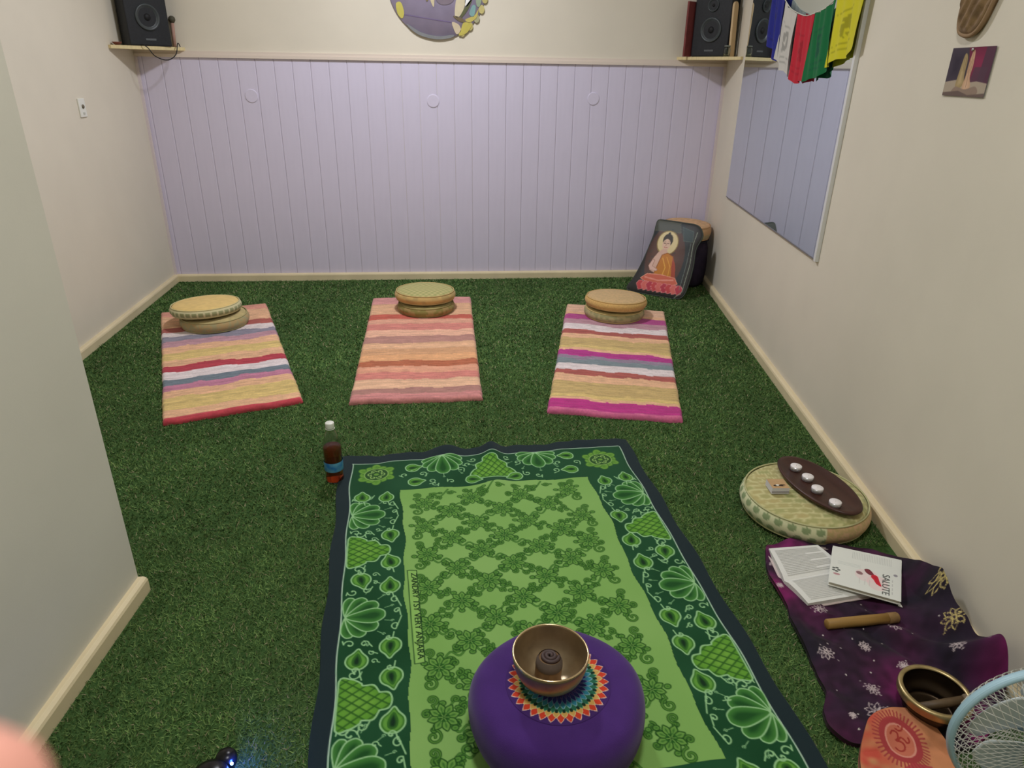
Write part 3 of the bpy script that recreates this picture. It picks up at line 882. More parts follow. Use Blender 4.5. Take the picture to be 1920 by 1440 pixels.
def turf():
    parts = []
    for (y0, y1, n, wd, hh) in ((.75, 1.9, 230000, .0022, .0125), (1.9, 3.2, 130000, .0032, .013), (3.2, 4.85, 90000, .0048, .014)):
        y = rng.uniform(y0, y1, n); x = rng.uniform(XL + .03, XR - .03, n)
        ok = (x < rx(y) - .028) & (y < YB - .034) & ((y > YE + .004) | (x > XN + TNR * (YE - y) + .028))
        vis = np.abs(x - .1 * y) < .80 * y + .35
        ok &= vis
        g = .012
        for q in ([tuple(TLc + (g, -g)), tuple(TRc + (-g, -g)), tuple(BRc), tuple(BLc)], [(-1.67, 4.09), (-1.12, 4.25), (-.652, 2.86), (-1.175, 2.68)], [(-.455, 4.33), (.146, 4.34), (.142, 2.84), (-.428, 2.832)], [(.77, 4.16), (1.322, 3.985), (.98, 2.565), (.438, 2.70)],
                  [(.94, 1.70), (.93, 1.53), (.93, 1.44), (.91, 1.30), (.89, 1.13), (.86, 1.08), (.88, 1.02), (.90, .90), (1.5, .9), (1.5, 1.68)]):
            ok &= ~in_quad(x, y, q)
        x, y = x[ok], y[ok]; n = len(x)
        a = rng.uniform(0, 2 * np.pi, n); lean = rng.uniform(.2, 1.1, n) * hh; la = rng.uniform(0, 2 * np.pi, n); h = rng.uniform(.45, 1.0, n) * hh * .85
        w2 = wd * rng.uniform(.5, .9, n)
        p = np.empty((n, 3, 3), np.float32)
        p[:, 0] = np.stack([x - w2 * np.cos(a), y - w2 * np.sin(a), 0 * x], -1); p[:, 1] = np.stack([x + w2 * np.cos(a), y + w2 * np.sin(a), 0 * x], -1)
        p[:, 2] = np.stack([x + lean * np.cos(la), y + lean * np.sin(la), h], -1)
        t = rng.random(n)[:, None]; k = vnoise(x + 5, y, 3, 31)[:, None]; k2 = vnoise(x + 5, y, 16, 32)[:, None]
        c = (np.array((68, 98, 54)) * (1 - t) + np.array((114, 138, 80)) * t) * (.82 + .2 * k + .25 * k2)
        dry = (rng.random(n) < .07)[:, None]
        c = np.where(dry, np.array((150, 146, 112)), c)
        parts.append((p.reshape(-1, 3), np.repeat(nlin(c / 255), 3, 0)))
    co = np.concatenate([q[0] for q in parts]); cl = np.concatenate([q[1] for q in parts])
    o = print_mesh('artificial_turf', co, np.arange(len(co)).reshape(-1, 3), cl, M_turf, None, False)
    tag(o, 'short green artificial turf covering the whole floor', 'turf'); o['kind'] = 'stuff'


turf()

# ------------------------------------------------------------------ purple zafu with embroidered mandala, singing bowl on it
ZC = (.219, 1.085)
zf = [(0, 0.0), (.13, .001), (.165, .014), (.182, .040), (.190, .072), (.190, .104), (.182, .130), (.163, .148), (.125, .1555), (.06, .1565), (0, .157)]
zp = smooth_open(zf, 60)
zaf = thing('purple_zafu', 'purple round meditation cushion with embroidered lotus mandala on the batik cloth', 'cushion', (ZC[0], ZC[1], .011))
vf = lathe([(max(a, 0) if i not in (0, 59) else 0, b) for i, (a, b) in enumerate(zp)], 96)
o = obj('body', vf, mat('purple_felt', (72, 42, 112), .95, var=.10, vscale=14, bump=.3, bscale=600, sheen=.2, spec=.1), zaf, True)
me = o.data
for v in me.vertices:
    x, y, z = v.co
    k = 1 + .010 * math.sin(5 * math.atan2(y, x)) + .012 * math.sin(2 * math.atan2(y, x) + 1)
    v.co = (x * k, y * k, z)


_im = int(np.argmax(zp[:, 0]))


def ztop(r): return np.interp(r, zp[_im:][::-1, 0], zp[_im:][::-1, 1])


nr, na = 60, 540
r = np.linspace(.030, .112, nr)[:, None]; a = np.linspace(0, 2 * np.pi, na, endpoint=False)[None, :]
r = r + 0 * a; a = a + 0 * r
NP = 32
rings = [(.108, .090, (226, 72, 46), (246, 206, 186)), (.096, .082, (226, 178, 96), (238, 214, 150)), (.086, .072, (44, 112, 84), (150, 196, 140)), (.075, .062, (52, 136, 160), (150, 196, 200)), (.064, .050, (34, 44, 116), (130, 140, 180)), (.052, .030, (58, 40, 110), (120, 110, 160))]
mcol = np.zeros((nr, na, 3)); al = np.zeros((nr, na))
for i, (ro, ri, c, e) in enumerate(rings):
    ph = (a / (2 * np.pi) * NP + .5 * (i % 2)) % 1.0
    tip = ri + (ro - ri) * (1 - np.abs(2 * ph - 1)) ** .6
    ins = (r < tip); edge = ins & ((tip - r < .0022) | (np.abs(ph) < .05))
    mcol[ins] = np.array(c) / 255.; mcol[edge] = np.array(e) / 255.
    al[ins] = 1
petdark = (((a / (2 * np.pi) * NP + .5) % 1.0 - .5) ** 2 / .05 + ((r - .079) / .005) ** 2 < 1)
mcol[petdark] = np.array((20, 52, 38)) / 255.
mcol[al == 0] = np.array((74, 43, 114)) / 255.
z = ztop(r) + .0012 + .0006 * al
k = 1 + .012 * np.sin(2 * a + 1)
co = np.stack([r * np.cos(a) * k, r * np.sin(a) * k, z], -1).reshape(-1, 3)
md = print_mesh('lotus_mandala', co, grid_faces(nr, na, True)[:, ::-1], nlin(mcol * .9).reshape(-1, 3), M_print, zaf)
md['label'] = 'embroidered ring of red, yellow, teal and blue lotus petals'

M_brass = mat('aged_bronze', (176, 158, 130), .36, metal=.85, var=.22, vscale=18, bump=.15, bscale=45)
M_brass_in = M_brass


def bowl_prof(R, H, foot, thick, rim):
    out = [(0, 0), (foot, 0.0), (foot * 1.15, .004), (R * .80, H * .30), (R * .93, H * .55), (R * .985, H * .80), (R, H - rim)]
    o2 = [tuple(q) for q in smooth_open(out, 34)]
    inn_ = [(R, H), (R - thick, H), (R - thick - .002, H * .8), (R * .91 - thick, H * .55), (R * .76 - thick, H * .32), (foot, .010), (0, .008)]
    i2 = [tuple(q) for q in smooth_open(inn_[1:], 30)]
    return [(0, 0)] + o2[1:] + [(R, H)] + i2[:-1] + [(0, .008)]


bx, by, bz = .200, 1.088, .1680
bowl = thing('singing_bowl', 'bronze singing bowl standing on the purple cushion', 'bowl', (bx, by, bz))
obj('bowl_body', lathe(bowl_prof(.080, .082, .036, .0035, .006), 72), M_brass, bowl, True)
obj('rim', torus(.0785, .0024, .0820, 72, 8), mat('polished_rim', (214, 190, 148), .22, metal=.9), bowl, True)
mal = thing('bowl_mallet', 'short wooden mallet with coiled leather end standing in the bronze bowl', 'mallet', (bx - .004, by - .002, bz + .0095))
mal.rotation_euler = (-.06, .05, 0)
obj('shaft', lathe([(0, 0), (.026, 0), (.028, .004), (.0285, .030), (.027, .042), (.025, .050), (.022, .056), (0, .056)], 36), mat('mallet_wood', (128, 98, 66), .5, var=.2, vscale=60, stretch=(1, 1, .2)), mal, True)
P = spiral((0, 0), .0190, 2.2, 0, 1, n=60, inner=.12)
obj('leather_coil', tube([(x, y, .0585 + .004 * (1 - math.hypot(x, y) / .019)) for x, y in P], .0042, 8), mat('dark_leather', (70, 54, 52), .55, spec=.5), mal, True)
obj('leather_wrap', lathe([(.0275, .034), (.0290, .037), (.0280, .048), (.0235, .0575)], 36), mat('grey_leather', (104, 92, 84), .6), mal, True)

# ------------------------------------------------------------------ bottle of tea
bt = thing('tea_bottle', 'half full plastic bottle of red tea with white cap and blue label', 'bottle', (-.414, 2.200, .004))
prof = smooth_open([(.0295, 0.0), (.0325, .006), (.0325, .02), (.031, .05), (.032, .085), (.0325, .13), (.031, .150), (.024, .178), (.0155, .198), (.0135, .205), (.0135, .216)], 60)
pr_o = [(0, .004), (.018, .002)] + [tuple(q) for q in prof]
pr_i = [(max(a - .0009, .001), b + (.0012 if i < 3 else 0)) for i, (a, b) in enumerate(pr_o)]
obj('bottle_wall', lathe(pr_o + pr_i[::-1][:-1] + [(0, .0052)], 48), mat('clear_plastic', (235, 240, 235), .08, trans=1.0, ior=1.3, spec=.5), bt, True)
lq = [(0, .0056)] + [(max(a - .0014, 0), max(b, .0056)) for a, b in pr_o[1:] if b < .139] + [(.0300, .1395), (0, .1395)]
obj('tea', lathe(lq, 48), mat('red_tea', (196, 72, 36), .12, trans=.8, ior=1.33), bt, True)
obj('label_wrap', lathe([(.0332, .048), (.0335, .049), (.0338, .083), (.0336, .084)], 48), mat('blue_label', (44, 118, 184), .35, col2=(96, 160, 190), vscale=40), bt, True)
capo = obj('cap', lathe([(0.0, .232), (.0135, .232), (.0152, .2305), (.0156, .229), (.0156, .213), (.0150, .2115), (.0, .2115)][::-1], 40), M_white, bt, True)
obj('neck_ring', torus(.0155, .0012, .209, 40, 6), M_white, capo, True)

# ------------------------------------------------------------------ candle tray, tealights, matchbox (on the large cushion)
TZ = .0955
ta = math.atan2(1.716 - 2.084, 1.256 - 1.200)
tray = thing('oval_tray', 'dark brown oval wooden candle tray on the green cushion', 'tray', (1.230, 1.895, TZ), ta + .02)
obj('tray_body', lathe([(0, 0), (.85, 0), (.97, .006), (1.0, .013), (.97, .017), (.90, .0165), (.86, .013), (0, .0125)], 64, .186, .092), mat('dark_walnut', (64, 36, 28), .4, var=.25, vscale=14, stretch=(.3, 3, 1), spec=.5), tray, True)
M_alu = mat('aluminium_cup', (200, 200, 204), .3, metal=.9); M_wax = mat('white_wax', (240, 234, 232), .5)
tl = [((1.195, 1.986), 'tealight at the far end of the oval tray'), ((1.204, 1.919), 'second tealight from the far end of the oval tray'), ((1.201, 1.847), 'third tealight from the far end of the oval tray'), ((1.218, 1.764), 'tealight at the near end of the oval tray')]
proto = None
for (x, y), lb in tl:
    if proto is None:
        proto = thing('tealight', 'white ' + lb, 'candle', (x, y, TZ + .0135), 0, 'tealights on the oval tray')
        obj('cup', lathe([(0, 0), (.0185, 0), (.0190, .001), (.0192, .0155), (.0186, .0155), (.0184, .002), (0, .002)], 32), M_alu, proto, True)
        wx = obj('wax', lathe([(.0186, .003), (.0186, .0150), (.0180, .0162), (0, .0162)], 32), M_wax, proto, True)
        obj('wick', tube([(0, 0, .015), (.0005, 0, .019)], .0007, 6), mat('wick_cotton', (214, 208, 200), .9), wx)
    else:
        o = proto.copy(); C.objects.link(o); o.location = (x, y, TZ + .0135); o['label'] = 'white ' + lb
        for chd in [c for c in proto.children]:
            c2 = chd.copy(); C.objects.link(c2); c2.parent = o
            for gch in chd.children:
                g2 = gch.copy(); C.objects.link(g2); g2.parent = c2
mb = thing('matchbox', 'small matchbox with brown picture top and white side on the green cushion', 'box', (1.088, 1.893, TZ - .002), -.06)
obj('sleeve', box(-.029, .029, -.028, .028, 0, .022), mat('white_card', (214, 212, 218), .6), mb)
tlb = obj('top_label', box(-.0288, .0288, -.0278, .0278, .022, .0225), mat('tan_card', (192, 156, 112), .55, var=.08, vscale=30), mb)
obj('picture', prism([(a * .5 + random.uniform(-.001, .001), b * .3 - .012) for a, b in smooth_closed([(-.04, 0), (-.02, .02), (.0, .012), (.02, .022), (.045, .006), (.02, -.008), (.03, -.02), (-.01, -.012), (-.03, -.018)], 30)], .0225, .0228), mat('brown_ink', (60, 44, 30), .6), tlb)
obj('picture', prism(ellipse(-.006, -.010, .006, .004, 16), .0228, .0230), M_white, tlb)
obj('striker_strip', box(-.0288, .0288, -.0285, -.028, .004, .010), mat('striker_grey', (160, 156, 160), .9), mb)

# ------------------------------------------------------------------ dark purple beaded scarf
sc = np.array([(.985, 1.700, 0), (.948, 1.63, 0), (.920, 1.53, 0), (.922, 1.44, 0), (.905, 1.37, 0), (.897, 1.30, 0), (.888, 1.20, 0), (.876, 1.135, 0), (.846, 1.085, 0), (.840, 1.03, 0), (.885, 1.0, 0), (.96, .985, 0), (1.06, .965, 0), (1.17, .985, .01), (1.262, 1.06, .03), (1.278, 1.10, .10), (1.284, 1.14, .138), (1.293, 1.187, .10), (1.298, 1.227, .075), (1.306, 1.293, .08), (1.318, 1.377, .112), (1.323, 1.412, .122), (1.334, 1.492, .080), (1.338, 1.575, .022), (1.30, 1.645, 0), (1.19, 1.690, 0), (1.07, 1.712, 0)])
SB = smooth_closed(sc, 720); SC = (1.10, 1.33)
cs = Canvas(.58, .80, .0016, (40, 28, 44)); sx0, sy1 = .80, 1.74      # canvas x = X-sx0, y = sy1-Y
Xs, Ys = np.meshgrid(np.arange(cs.nx) * .0016, np.arange(cs.ny) * .0016)
n1 = np.clip((vnoise(Xs + 1, Ys, 11, 41) - .45) * 3, 0, 1)[..., None]; n2 = np.clip((vnoise(Xs + 1, Ys, 8, 42) - .55) * 3.4, 0, 1)[..., None]; n3 = np.clip((vnoise(Xs, Ys, 6, 43) - .55) * 3, 0, 1)[..., None]
base = np.array((36, 24, 40)) * (1 - n1) + np.array((70, 26, 58)) * n1
base = base * (1 - n2) + np.array((120, 28, 88)) * n2
base = base * (1 - .6 * n3) + np.array((28, 26, 36)) * .6 * n3
base = base * (.8 + .4 * vnoise(Xs, Ys, 60, 44)[..., None])
cs.a = (base / 255).astype(np.float32)


def S2(x, y): return np.array((x - sx0, sy1 - y))


def beads(c, s, gold, r0=0.0):
    col = (206, 188, 118) if gold else (196, 182, 180)
    P = S2(*c); s = s * .85
    for k in range(8):
        a = r0 + k * .785
        e = np.array([(math.cos(a) * t * s + .22 * s * math.sin(a) * math.sin(t * PI) * q, math.sin(a) * t * s - .22 * s * math.cos(a) * math.sin(t * PI) * q) for q in (1, -1) for t in (np.linspace(.15, 1, 7) if q > 0 else np.linspace(1, .15, 7))])
        cs.stroke(P + e, .0018, col, closed=True)
    for k in range(9):
        a = random.uniform(0, 6.3); d = random.uniform(.2, 1.3) * s
        cs.poly(P + np.array(ellipse(math.cos(a) * d, math.sin(a) * d, .0022, .0016, 8)), col)


for c, s, g in (((1.315, 1.385), .032, 1), ((1.285, 1.28), .030, 1), ((1.00, 1.405), .024, 0), ((1.21, 1.50), .02, 0), ((.93, 1.24), .024, 0), ((1.045, 1.26), .018, 0), ((1.16, 1.315), .022, 0), ((.965, 1.07), .030, 0), ((.99, 1.13), .02, 0), ((1.24, 1.20), .018, 0), ((1.10, 1.185), .014, 0), ((1.25, 1.62), .02, 0), ((.96, 1.61), .012, 0), ((.93, 1.50), .012, 0), ((1.19, 1.12), .018, 0), ((.90, 1.06), .010, 0), ((1.15, 1.67), .01, 0)):
    beads(c, s, g, random.uniform(0, 3))
for k in range(70):
    c = (random.uniform(.86, 1.3), random.uniform(1.0, 1.68)); cs.poly(S2(*c) + np.array(ellipse(0, 0, random.uniform(.0018, .0036), random.uniform(.0014, .0024), 8, random.uniform(0, 3))), random.choice(((190, 180, 176), (160, 150, 150), (210, 204, 196))))


def scarf_z(X, Y, r, bz):
    fold = .014 * np.sin((X * .9 + Y * .45) * 58 + 3 * vnoise(X, Y, 5, 51)) * np.clip(vnoise(X, Y, 6, 52) * 1.6 - .3, 0, 1) + .014 * vnoise(X, Y, 16, 53) + .006 * vnoise(X, Y, 38, 54)
    flatb = np.exp(-(((X - 1.08) / .15) ** 4 + ((Y - 1.52) / .14) ** 4))
    flat2 = np.exp(-(((X - 1.08) / .12) ** 4 + ((Y - 1.35) / .03) ** 4))
    flat3 = np.exp(-(((X - 1.08) / .09) ** 4 + ((Y - 1.06) / .09) ** 4))
    fl_ = np.maximum(np.maximum(flatb, flat2), flat3)
    z = .012 + np.maximum(fold, -.004) * (1 - .85 * fl_) + .006 * (1 - np.clip((r - .9) / .1, 0, 1))
    under = np.exp(-(((X - 1.25) / .10) ** 4 + ((Y - 1.50) / .13) ** 4))
    return z + bz * np.clip((r - .35) / .65, 0, 1) ** 2.2 * (1 - .8 * under * np.clip((.97 - r) / .15, 0, 1))


def scarf_c(X, Y): return nlin(cs.sample(X - sx0, sy1 - Y))


sf = cloth_fan('beaded_scarf', SC, SB, scarf_z, scarf_c, mat('dark_silk', rough=.75, attr='Print', spec=.2, sheen=.05, bump=.2, bscale=700), None, 190, .012)
tag(sf, 'dark purple beaded scarf spread on the turf against the right wall', 'scarf')

# ------------------------------------------------------------------ open book and paperback on the scarf
M_page = mat('book_page', (224, 224, 218), .8, bump=.05, bscale=200)
M_edge = mat('page_edges', (206, 200, 184), .9, var=.12, vscale=400, stretch=(.05, .05, 6))


def quad_xy(q, u, v):
    a, b, c, d = [np.array(p) for p in q]
    return (1 - v) * ((1 - u) * a + u * b) + v * ((1 - u) * d + u * c)


def page_block(q, zb, hfun, nu=14, nv=20):
    """solid page block over floor quad q: height hfun(u, v)"""
    V, Fc = [], []
    for j in range(nv + 1):
        for i in range(nu + 1):
            u, v = i / nu, j / nv; x, y = quad_xy(q, u, v); V.append((x, y, zb + hfun(u, v)))
    n = (nu + 1) * (nv + 1)
    V += [(x, y, zb) for x, y, z in V]
    g = lambda i, j: j * (nu + 1) + i
    for j in range(nv):
        for i in range(nu):
            Fc.append((g(i, j), g(i, j + 1), g(i + 1, j + 1), g(i + 1, j))); Fc.append((n + g(i, j), n + g(i + 1, j), n + g(i + 1, j + 1), n + g(i, j + 1)))
    for i in range(nu): Fc += [(g(i, 0), g(i + 1, 0), n + g(i + 1, 0), n + g(i, 0)), (g(i, nv), n + g(i, nv), n + g(i + 1, nv), g(i + 1, nv))]
    for j in range(nv): Fc += [(g(0, j), n + g(0, j), n + g(0, j + 1), g(0, j + 1)), (g(nu, j), g(nu, j + 1), n + g(nu, j + 1), n + g(nu, j))]
    return V, Fc


ZS = .0225
ob = thing('open_book', 'open white paged book lying on the dark scarf under the paperback', 'book')
# spine line from left (.948,1.512) to right (1.150,1.545); far page block and near page block
far = [(.968, 1.662), (1.128, 1.668), (1.150, 1.548), (.948, 1.512)]
near = [(.948, 1.512), (1.150, 1.548), (1.165, 1.445), (.972, 1.418)]
h1 = lambda u, v: .011 + .005 * math.sin(min(v, 1) * 2.4) - .004 * max(0, v - .85) / .15
h2 = lambda u, v: .012 + .006 * math.sin(min(1 - v, 1) * 2.4) - .004 * max(0, .15 - v) / .15
obj('page_block', page_block(far, ZS, h1), M_page, ob, True).data.polygons.foreach_set('use_smooth', [False] * (14 * 20 * 2 + 68))
obj('page_block', page_block(near, ZS, h2), M_page, ob)
M_ink = mat('grey_print', (198, 198, 192), .9)


def lines(q, hf, rows, name):
    parts = []
    for k in range(rows):
        v = .10 + .78 * k / (rows - 1); u1 = .92 if k % 5 != 4 else .6
        ps = []
        for (uu, vv) in ((.08, v), (u1, v), (u1, v + .016), (.08, v + .016)):
            x, y = quad_xy(q, uu, vv); ps.append((x, y, ZS + hf(uu, vv) + .0016))
        parts.append((ps, [(0, 3, 2, 1)]))
    return merge(*parts)


obj('printed_lines', lines(far, h1, 17, ''), M_ink, ob); obj('printed_lines', lines(near, h2, 15, ''), M_ink, ob)
obj('book_cover', prism([(.962, 1.668), (1.134, 1.674), (1.156, 1.548), (1.171, 1.440), (.970, 1.411), (.942, 1.512)], ZS - .002, ZS), mat('pale_cover', (206, 190, 186), .6), ob)

# paperback: local frame, u along title edge -> see corners
PBq = [(1.156, 1.636), (1.331, 1.560), (1.217, 1.385), (1.055, 1.474)]     # far-left, far-right, near-right, near-left
cb = Canvas(.20, .19, .0012, (226, 228, 220))                               # x along far edge, y towards viewer
Xb, Yb = np.meshgrid(np.arange(cb.nx) * .0012 / .20, np.arange(cb.ny) * .0012 / .19)
for k in range(24): cb.stroke([(.06 + k * .0048, .010), (.06 + k * .0048, .042)], .0012, (192, 194, 188))
for y_ in (.072, .078, .084): cb.stroke([(.02, y_), (.085, y_)], .0015, (196, 202, 196))
cb.poly(ellipse(.105, .112, .034, .03, 24), (236, 206, 206), al=.55); cb.poly(ellipse(.135, .135, .03, .034, 24), (236, 200, 200), al=.5)
cb.poly(smooth_closed([(.098, .084), (.108, .080), (.118, .090), (.124, .104), (.112, .104), (.102, .096)], 30), (128, 56, 66), edge=(100, 40, 50), ew=.002)
cb.poly(smooth_closed([(.122, .100), (.134, .104), (.140, .124), (.146, .146), (.132, .140), (.124, .124), (.116, .112)], 36), (206, 44, 60), core=(186, 30, 48), cw=.01)
cb.poly(smooth_closed([(.074, .103), (.084, .099), (.093, .106), (.090, .114), (.078, .113)], 24), (146, 110, 112))
for k in range(5): cb.poly(ellipse(.017 + .008 * math.cos(k * 1.257), .118 + .009 * math.sin(k * 1.257), .005, .004, 12), (96, 100, 96))
cb.poly(ellipse(.020, .140, .010, .005, 16), (188, 142, 146)); cb.poly(ellipse(.184, .080, .006, .0055, 14), (150, 146, 152))
for y_ in (.140, .152): 
    for x_ in (.085, .10, .113): cb.stroke([(x_, y_ - .01), (x_, y_ + .006)], .0015, (204, 202, 196))
for k in range(4): cb.stroke([(.176, .105 + k * .018), (.176, .115 + k * .018)], .0022, (190, 190, 186))
pb = thing('paperback_book', 'white paperback with red petals and title SALUTE lying on the open book', 'book')
ZT = .0065


def pbz(u): return .0465 - .005 * u


ny_, nx__ = Xb.shape
q = [np.array(p) for p in PBq]
PX = (1 - Yb) * ((1 - Xb) * q[0][0] + Xb * q[1][0]) + Yb * ((1 - Xb) * q[3][0] + Xb * q[2][0])
PY = (1 - Yb) * ((1 - Xb) * q[0][1] + Xb * q[1][1]) + Yb * ((1 - Xb) * q[3][1] + Xb * q[2][1])


def cov_z(u, v):      # cover with a pressed fold near the spine and lifting towards the near edge
    return pbz(u) + ZT + .0005 + .004 * np.clip((v - .30) / .7, 0, 1) ** 1.5 - .0016 * np.exp(-((v - .27) / .06) ** 2)


fcv = cloth_grid('front_cover', PX, PY, cov_z(Xb, Yb), nlin(cb.a), M_paper, pb, drop=.0012)
def tilted(vf):
    out = []
    for (x, y, z_) in vf[0]:
        e = (Vector((x, y)) - Vector(PBq[0])).dot((Vector(PBq[1]) - Vector(PBq[0])).normalized()) / .19
        out.append((x, y, z_ + float(pbz(e))))
    return out, vf[1]


obj('page_block', tilted(page_block([(1.158, 1.631), (1.326, 1.558), (1.214, 1.392), (1.060, 1.476)], 0, lambda u, v: ZT - .0016 * math.exp(-((v - .27) / .06) ** 2) - .0004)), M_edge, pb)
obj('back_cover', tilted(prism(PBq, -.0015, 0)), M_white, pb)
tv, tf = text_mesh('SALUTE', .030, .0001)
xs = [p[0] for p in tv]; x0, x1 = min(xs), max(xs); V = []
for (x, y, z_) in tv:
    v = .46 + (x - x0) / (x1 - x0) * .48; u = .785 + y / .20 * 1.0
    X, Y = quad_xy(PBq, u, v); V.append((X, Y, float(cov_z(u, v)) + .0009 + z_))
obj('lettering', (V, tf), mat('grey_ink', (96, 98, 96), .8), fcv)
obj('dog_ear', prism([(1.214, 1.388), (1.226, 1.398), (1.222, 1.380)], .036, .038), M_white, pb)

# ------------------------------------------------------------------ striker stick
st = thing('wooden_striker', 'yellow brown wooden striker lying on the dark scarf', 'mallet', (1.083, 1.3435, .0335), math.atan2(.010, .2))
obj('shaft', xform(lathe([(0, -.1), (.012, -.1), (.0135, -.098), (.0138, .0), (.0135, .075), (.0, .075)], 28), Matrix.Rotation(PI / 2, 4, 'Y')), mat('striker_wood', (160, 124, 66), .5, var=.18, vscale=30, stretch=(.2, 3, 3)), st, True)
obj('suede_grip', xform(lathe([(0, .075), (.0142, .075), (.0146, .08), (.0144, .102), (.012, .106), (0, .106)], 28), Matrix.Rotation(PI / 2, 4, 'Y')), mat('suede', (140, 110, 70), .9, var=.15, vscale=80), st, True)

# ------------------------------------------------------------------ dark singing bowl with mallet, on the scarf
b2 = thing('dark_singing_bowl', 'dark singing bowl with broad brassy rim on the purple scarf beside the fan', 'bowl', (1.083, 1.060, .0215))
M_b2 = mat('dark_bronze', (58, 46, 34), .38, metal=.8, var=.2, vscale=20, bump=.1, bscale=60)
obj('bowl_body', lathe(bowl_prof(.073, .070, .046, .005, .012), 72), M_b2, b2, True)
obj('rim_band', lathe([(.0730, .050), (.0755, .052), (.0765, .056), (.0765, .068), (.0750, .0725), (.0665, .0725), (.0655, .069)], 72), mat('brass_rim', (188, 168, 122), .36, metal=.9, var=.15, vscale=40), b2, True)
m2 = thing('padded_striker', 'dark wooden striker resting inside the dark singing bowl', 'mallet', (1.083, 1.045, .0565))
d = Vector((.110, -.012, .030)); P0 = Vector((-.052, .008, -.008))
obj('shaft', tube([P0, P0 + d * .5, P0 + d * 1.0], .010, 16), mat('striker_dark_wood', (92, 74, 52), .5, var=.2, vscale=40), m2, True)
obj('felt_end', tube([P0 + d * 1.0, P0 + d * 1.04, P0 + d * 1.22, P0 + d * 1.26], [.010, .0125, .0125, .009], 16), mat('striker_felt', (120, 104, 84), .9), m2, True)

# ------------------------------------------------------------------ orange cloth with the om sign
oc = np.array([(.920, 1.036, .01), (.955, 1.052, .012), (1.0, 1.054, .012), (1.030, 1.050, .010), (1.055, 1.026, .006), (1.072, .975, .0), (1.050, .91, .0), (.985, .85, .0), (.95, .785, 0), (.90, .76, 0), (.840, .80, 0), (.838, .90, 0), (.850, .94, 0), (.872, .978, 0), (.893, 1.006, .006)])
OB = smooth_closed(oc, 420); OC = (.965, .92)
co_ = Canvas(.30, .36, .0014, (204, 124, 76)); ox0, oy1 = .81, 1.075
Xo, Yo = np.meshgrid(np.arange(co_.nx) * .0014, np.arange(co_.ny) * .0014)
n1 = vnoise(Xo, Yo, 26, 61)[..., None]; n2 = vnoise(Xo, Yo, 60, 62)[..., None]
co_.a = ((np.array((196, 128, 92)) * (1 - n1) + np.array((204, 138, 94)) * n1) * (.93 + .14 * n2) / 255).astype(np.float32)
redl = np.clip((.145 - Xo - (Yo - .1) * .3) / .05, 0, 1)[..., None] * np.clip(vnoise(Xo, Yo, 55, 63) * 1.6 - .2, 0, 1)[..., None]
co_.a = (co_.a * (1 - redl) + np.array((196, 82, 66)) / 255 * redl).astype(np.float32)
OMc = np.array((.966 - ox0, oy1 - .985))
RED = (164, 66, 64)
for k in range(44):
    a = 2 * PI * k / 44; co_.stroke(OMc + np.array([(.030 * math.cos(a), .036 * math.sin(a)), (.056 * math.cos(a), .064 * math.sin(a))]), .0032, RED)
co_.poly(OMc + np.array(ellipse(0, 0, .043, .050, 40)), (168, 64, 66)); co_.poly(OMc + np.array(ellipse(0, 0, .029, .035, 40)), (198, 112, 88), edge=(216, 146, 126), ew=.004)
om = [[(-.014, -.016), (-.006, -.021), (.002, -.016), (-.002, -.006), (-.008, -.003), (.002, .001), (.005, .009), (-.001, .018), (-.011, .018), (-.016, .011)],
      [(-.002, -.003), (.005, -.007), (.010, -.003), (.013, .005), (.019, .003), (.020, -.004)], [(.002, -.024), (.008, -.020), (.015, -.021), (.019, -.026)], [(.0105, -.029), (.0115, -.028)]]
for s_ in om: co_.stroke(OMc + smooth_open(s_, 26) * np.array((1.0, 1.05)), .0036, (158, 56, 48))
co_.poly(OMc + np.array([(-.03, .06), (.0, .048), (.035, .06), (.03, .16), (-.01, .17)]), (176, 60, 70), al=.8)
of = cloth_fan('orange_cloth', OC, OB, lambda X, Y, r, bz: .026 + .0035 * np.sin((X - Y) * 60) * vnoise(X, Y, 9, 71) + .004 * vnoise(X, Y, 20, 72) + bz * r ** 2 + .014 * np.clip((Y - .97) / .06, 0, 1), lambda X, Y: nlin(co_.sample(X - ox0, oy1 - Y)), M_print, None, 130, .02)
tag(of, 'orange cloth printed with a red om medallion beside the fan', 'cloth')

# ------------------------------------------------------------------ desk fan at the lower right
FC = Vector((1.097, .8214, .235)); fth, fph = .2194, -.0238
fn = Vector((math.cos(fph) * math.sin(fth), math.cos(fph) * math.cos(fth), math.sin(fph)))
e1 = fn.cross(Vector((0, 0, 1))).normalized(); e2 = e1.cross(fn)
FM = Matrix(((e1.x, e2.x, fn.x), (e1.y, e2.y, fn.y), (e1.z, e2.z, fn.z))).to_4x4()
FR = .162
fan_t = thing('desk_fan', 'pale blue desk fan with wire mesh cage seen from behind at lower right', 'fan', (FC.x, FC.y, 0.0))
M_fan = mat('pale_blue_plastic', (172, 206, 220), .35); M_wire = mat('pale_wire', (206, 206, 196), .4, spec=.5); M_blade = mat('pale_blade', (226, 234, 236), .4)
FT = Matrix.Translation((0, 0, FC.z)) @ FM
obj('rim_ring', xform(merge(torus(FR, .0058, -.004, 96, 10), lathe([(FR - .002, -.008), (FR + .0055, -.006), (FR + .0055, .006), (FR - .002, .008)], 96)), FT), M_fan, fan_t, True)


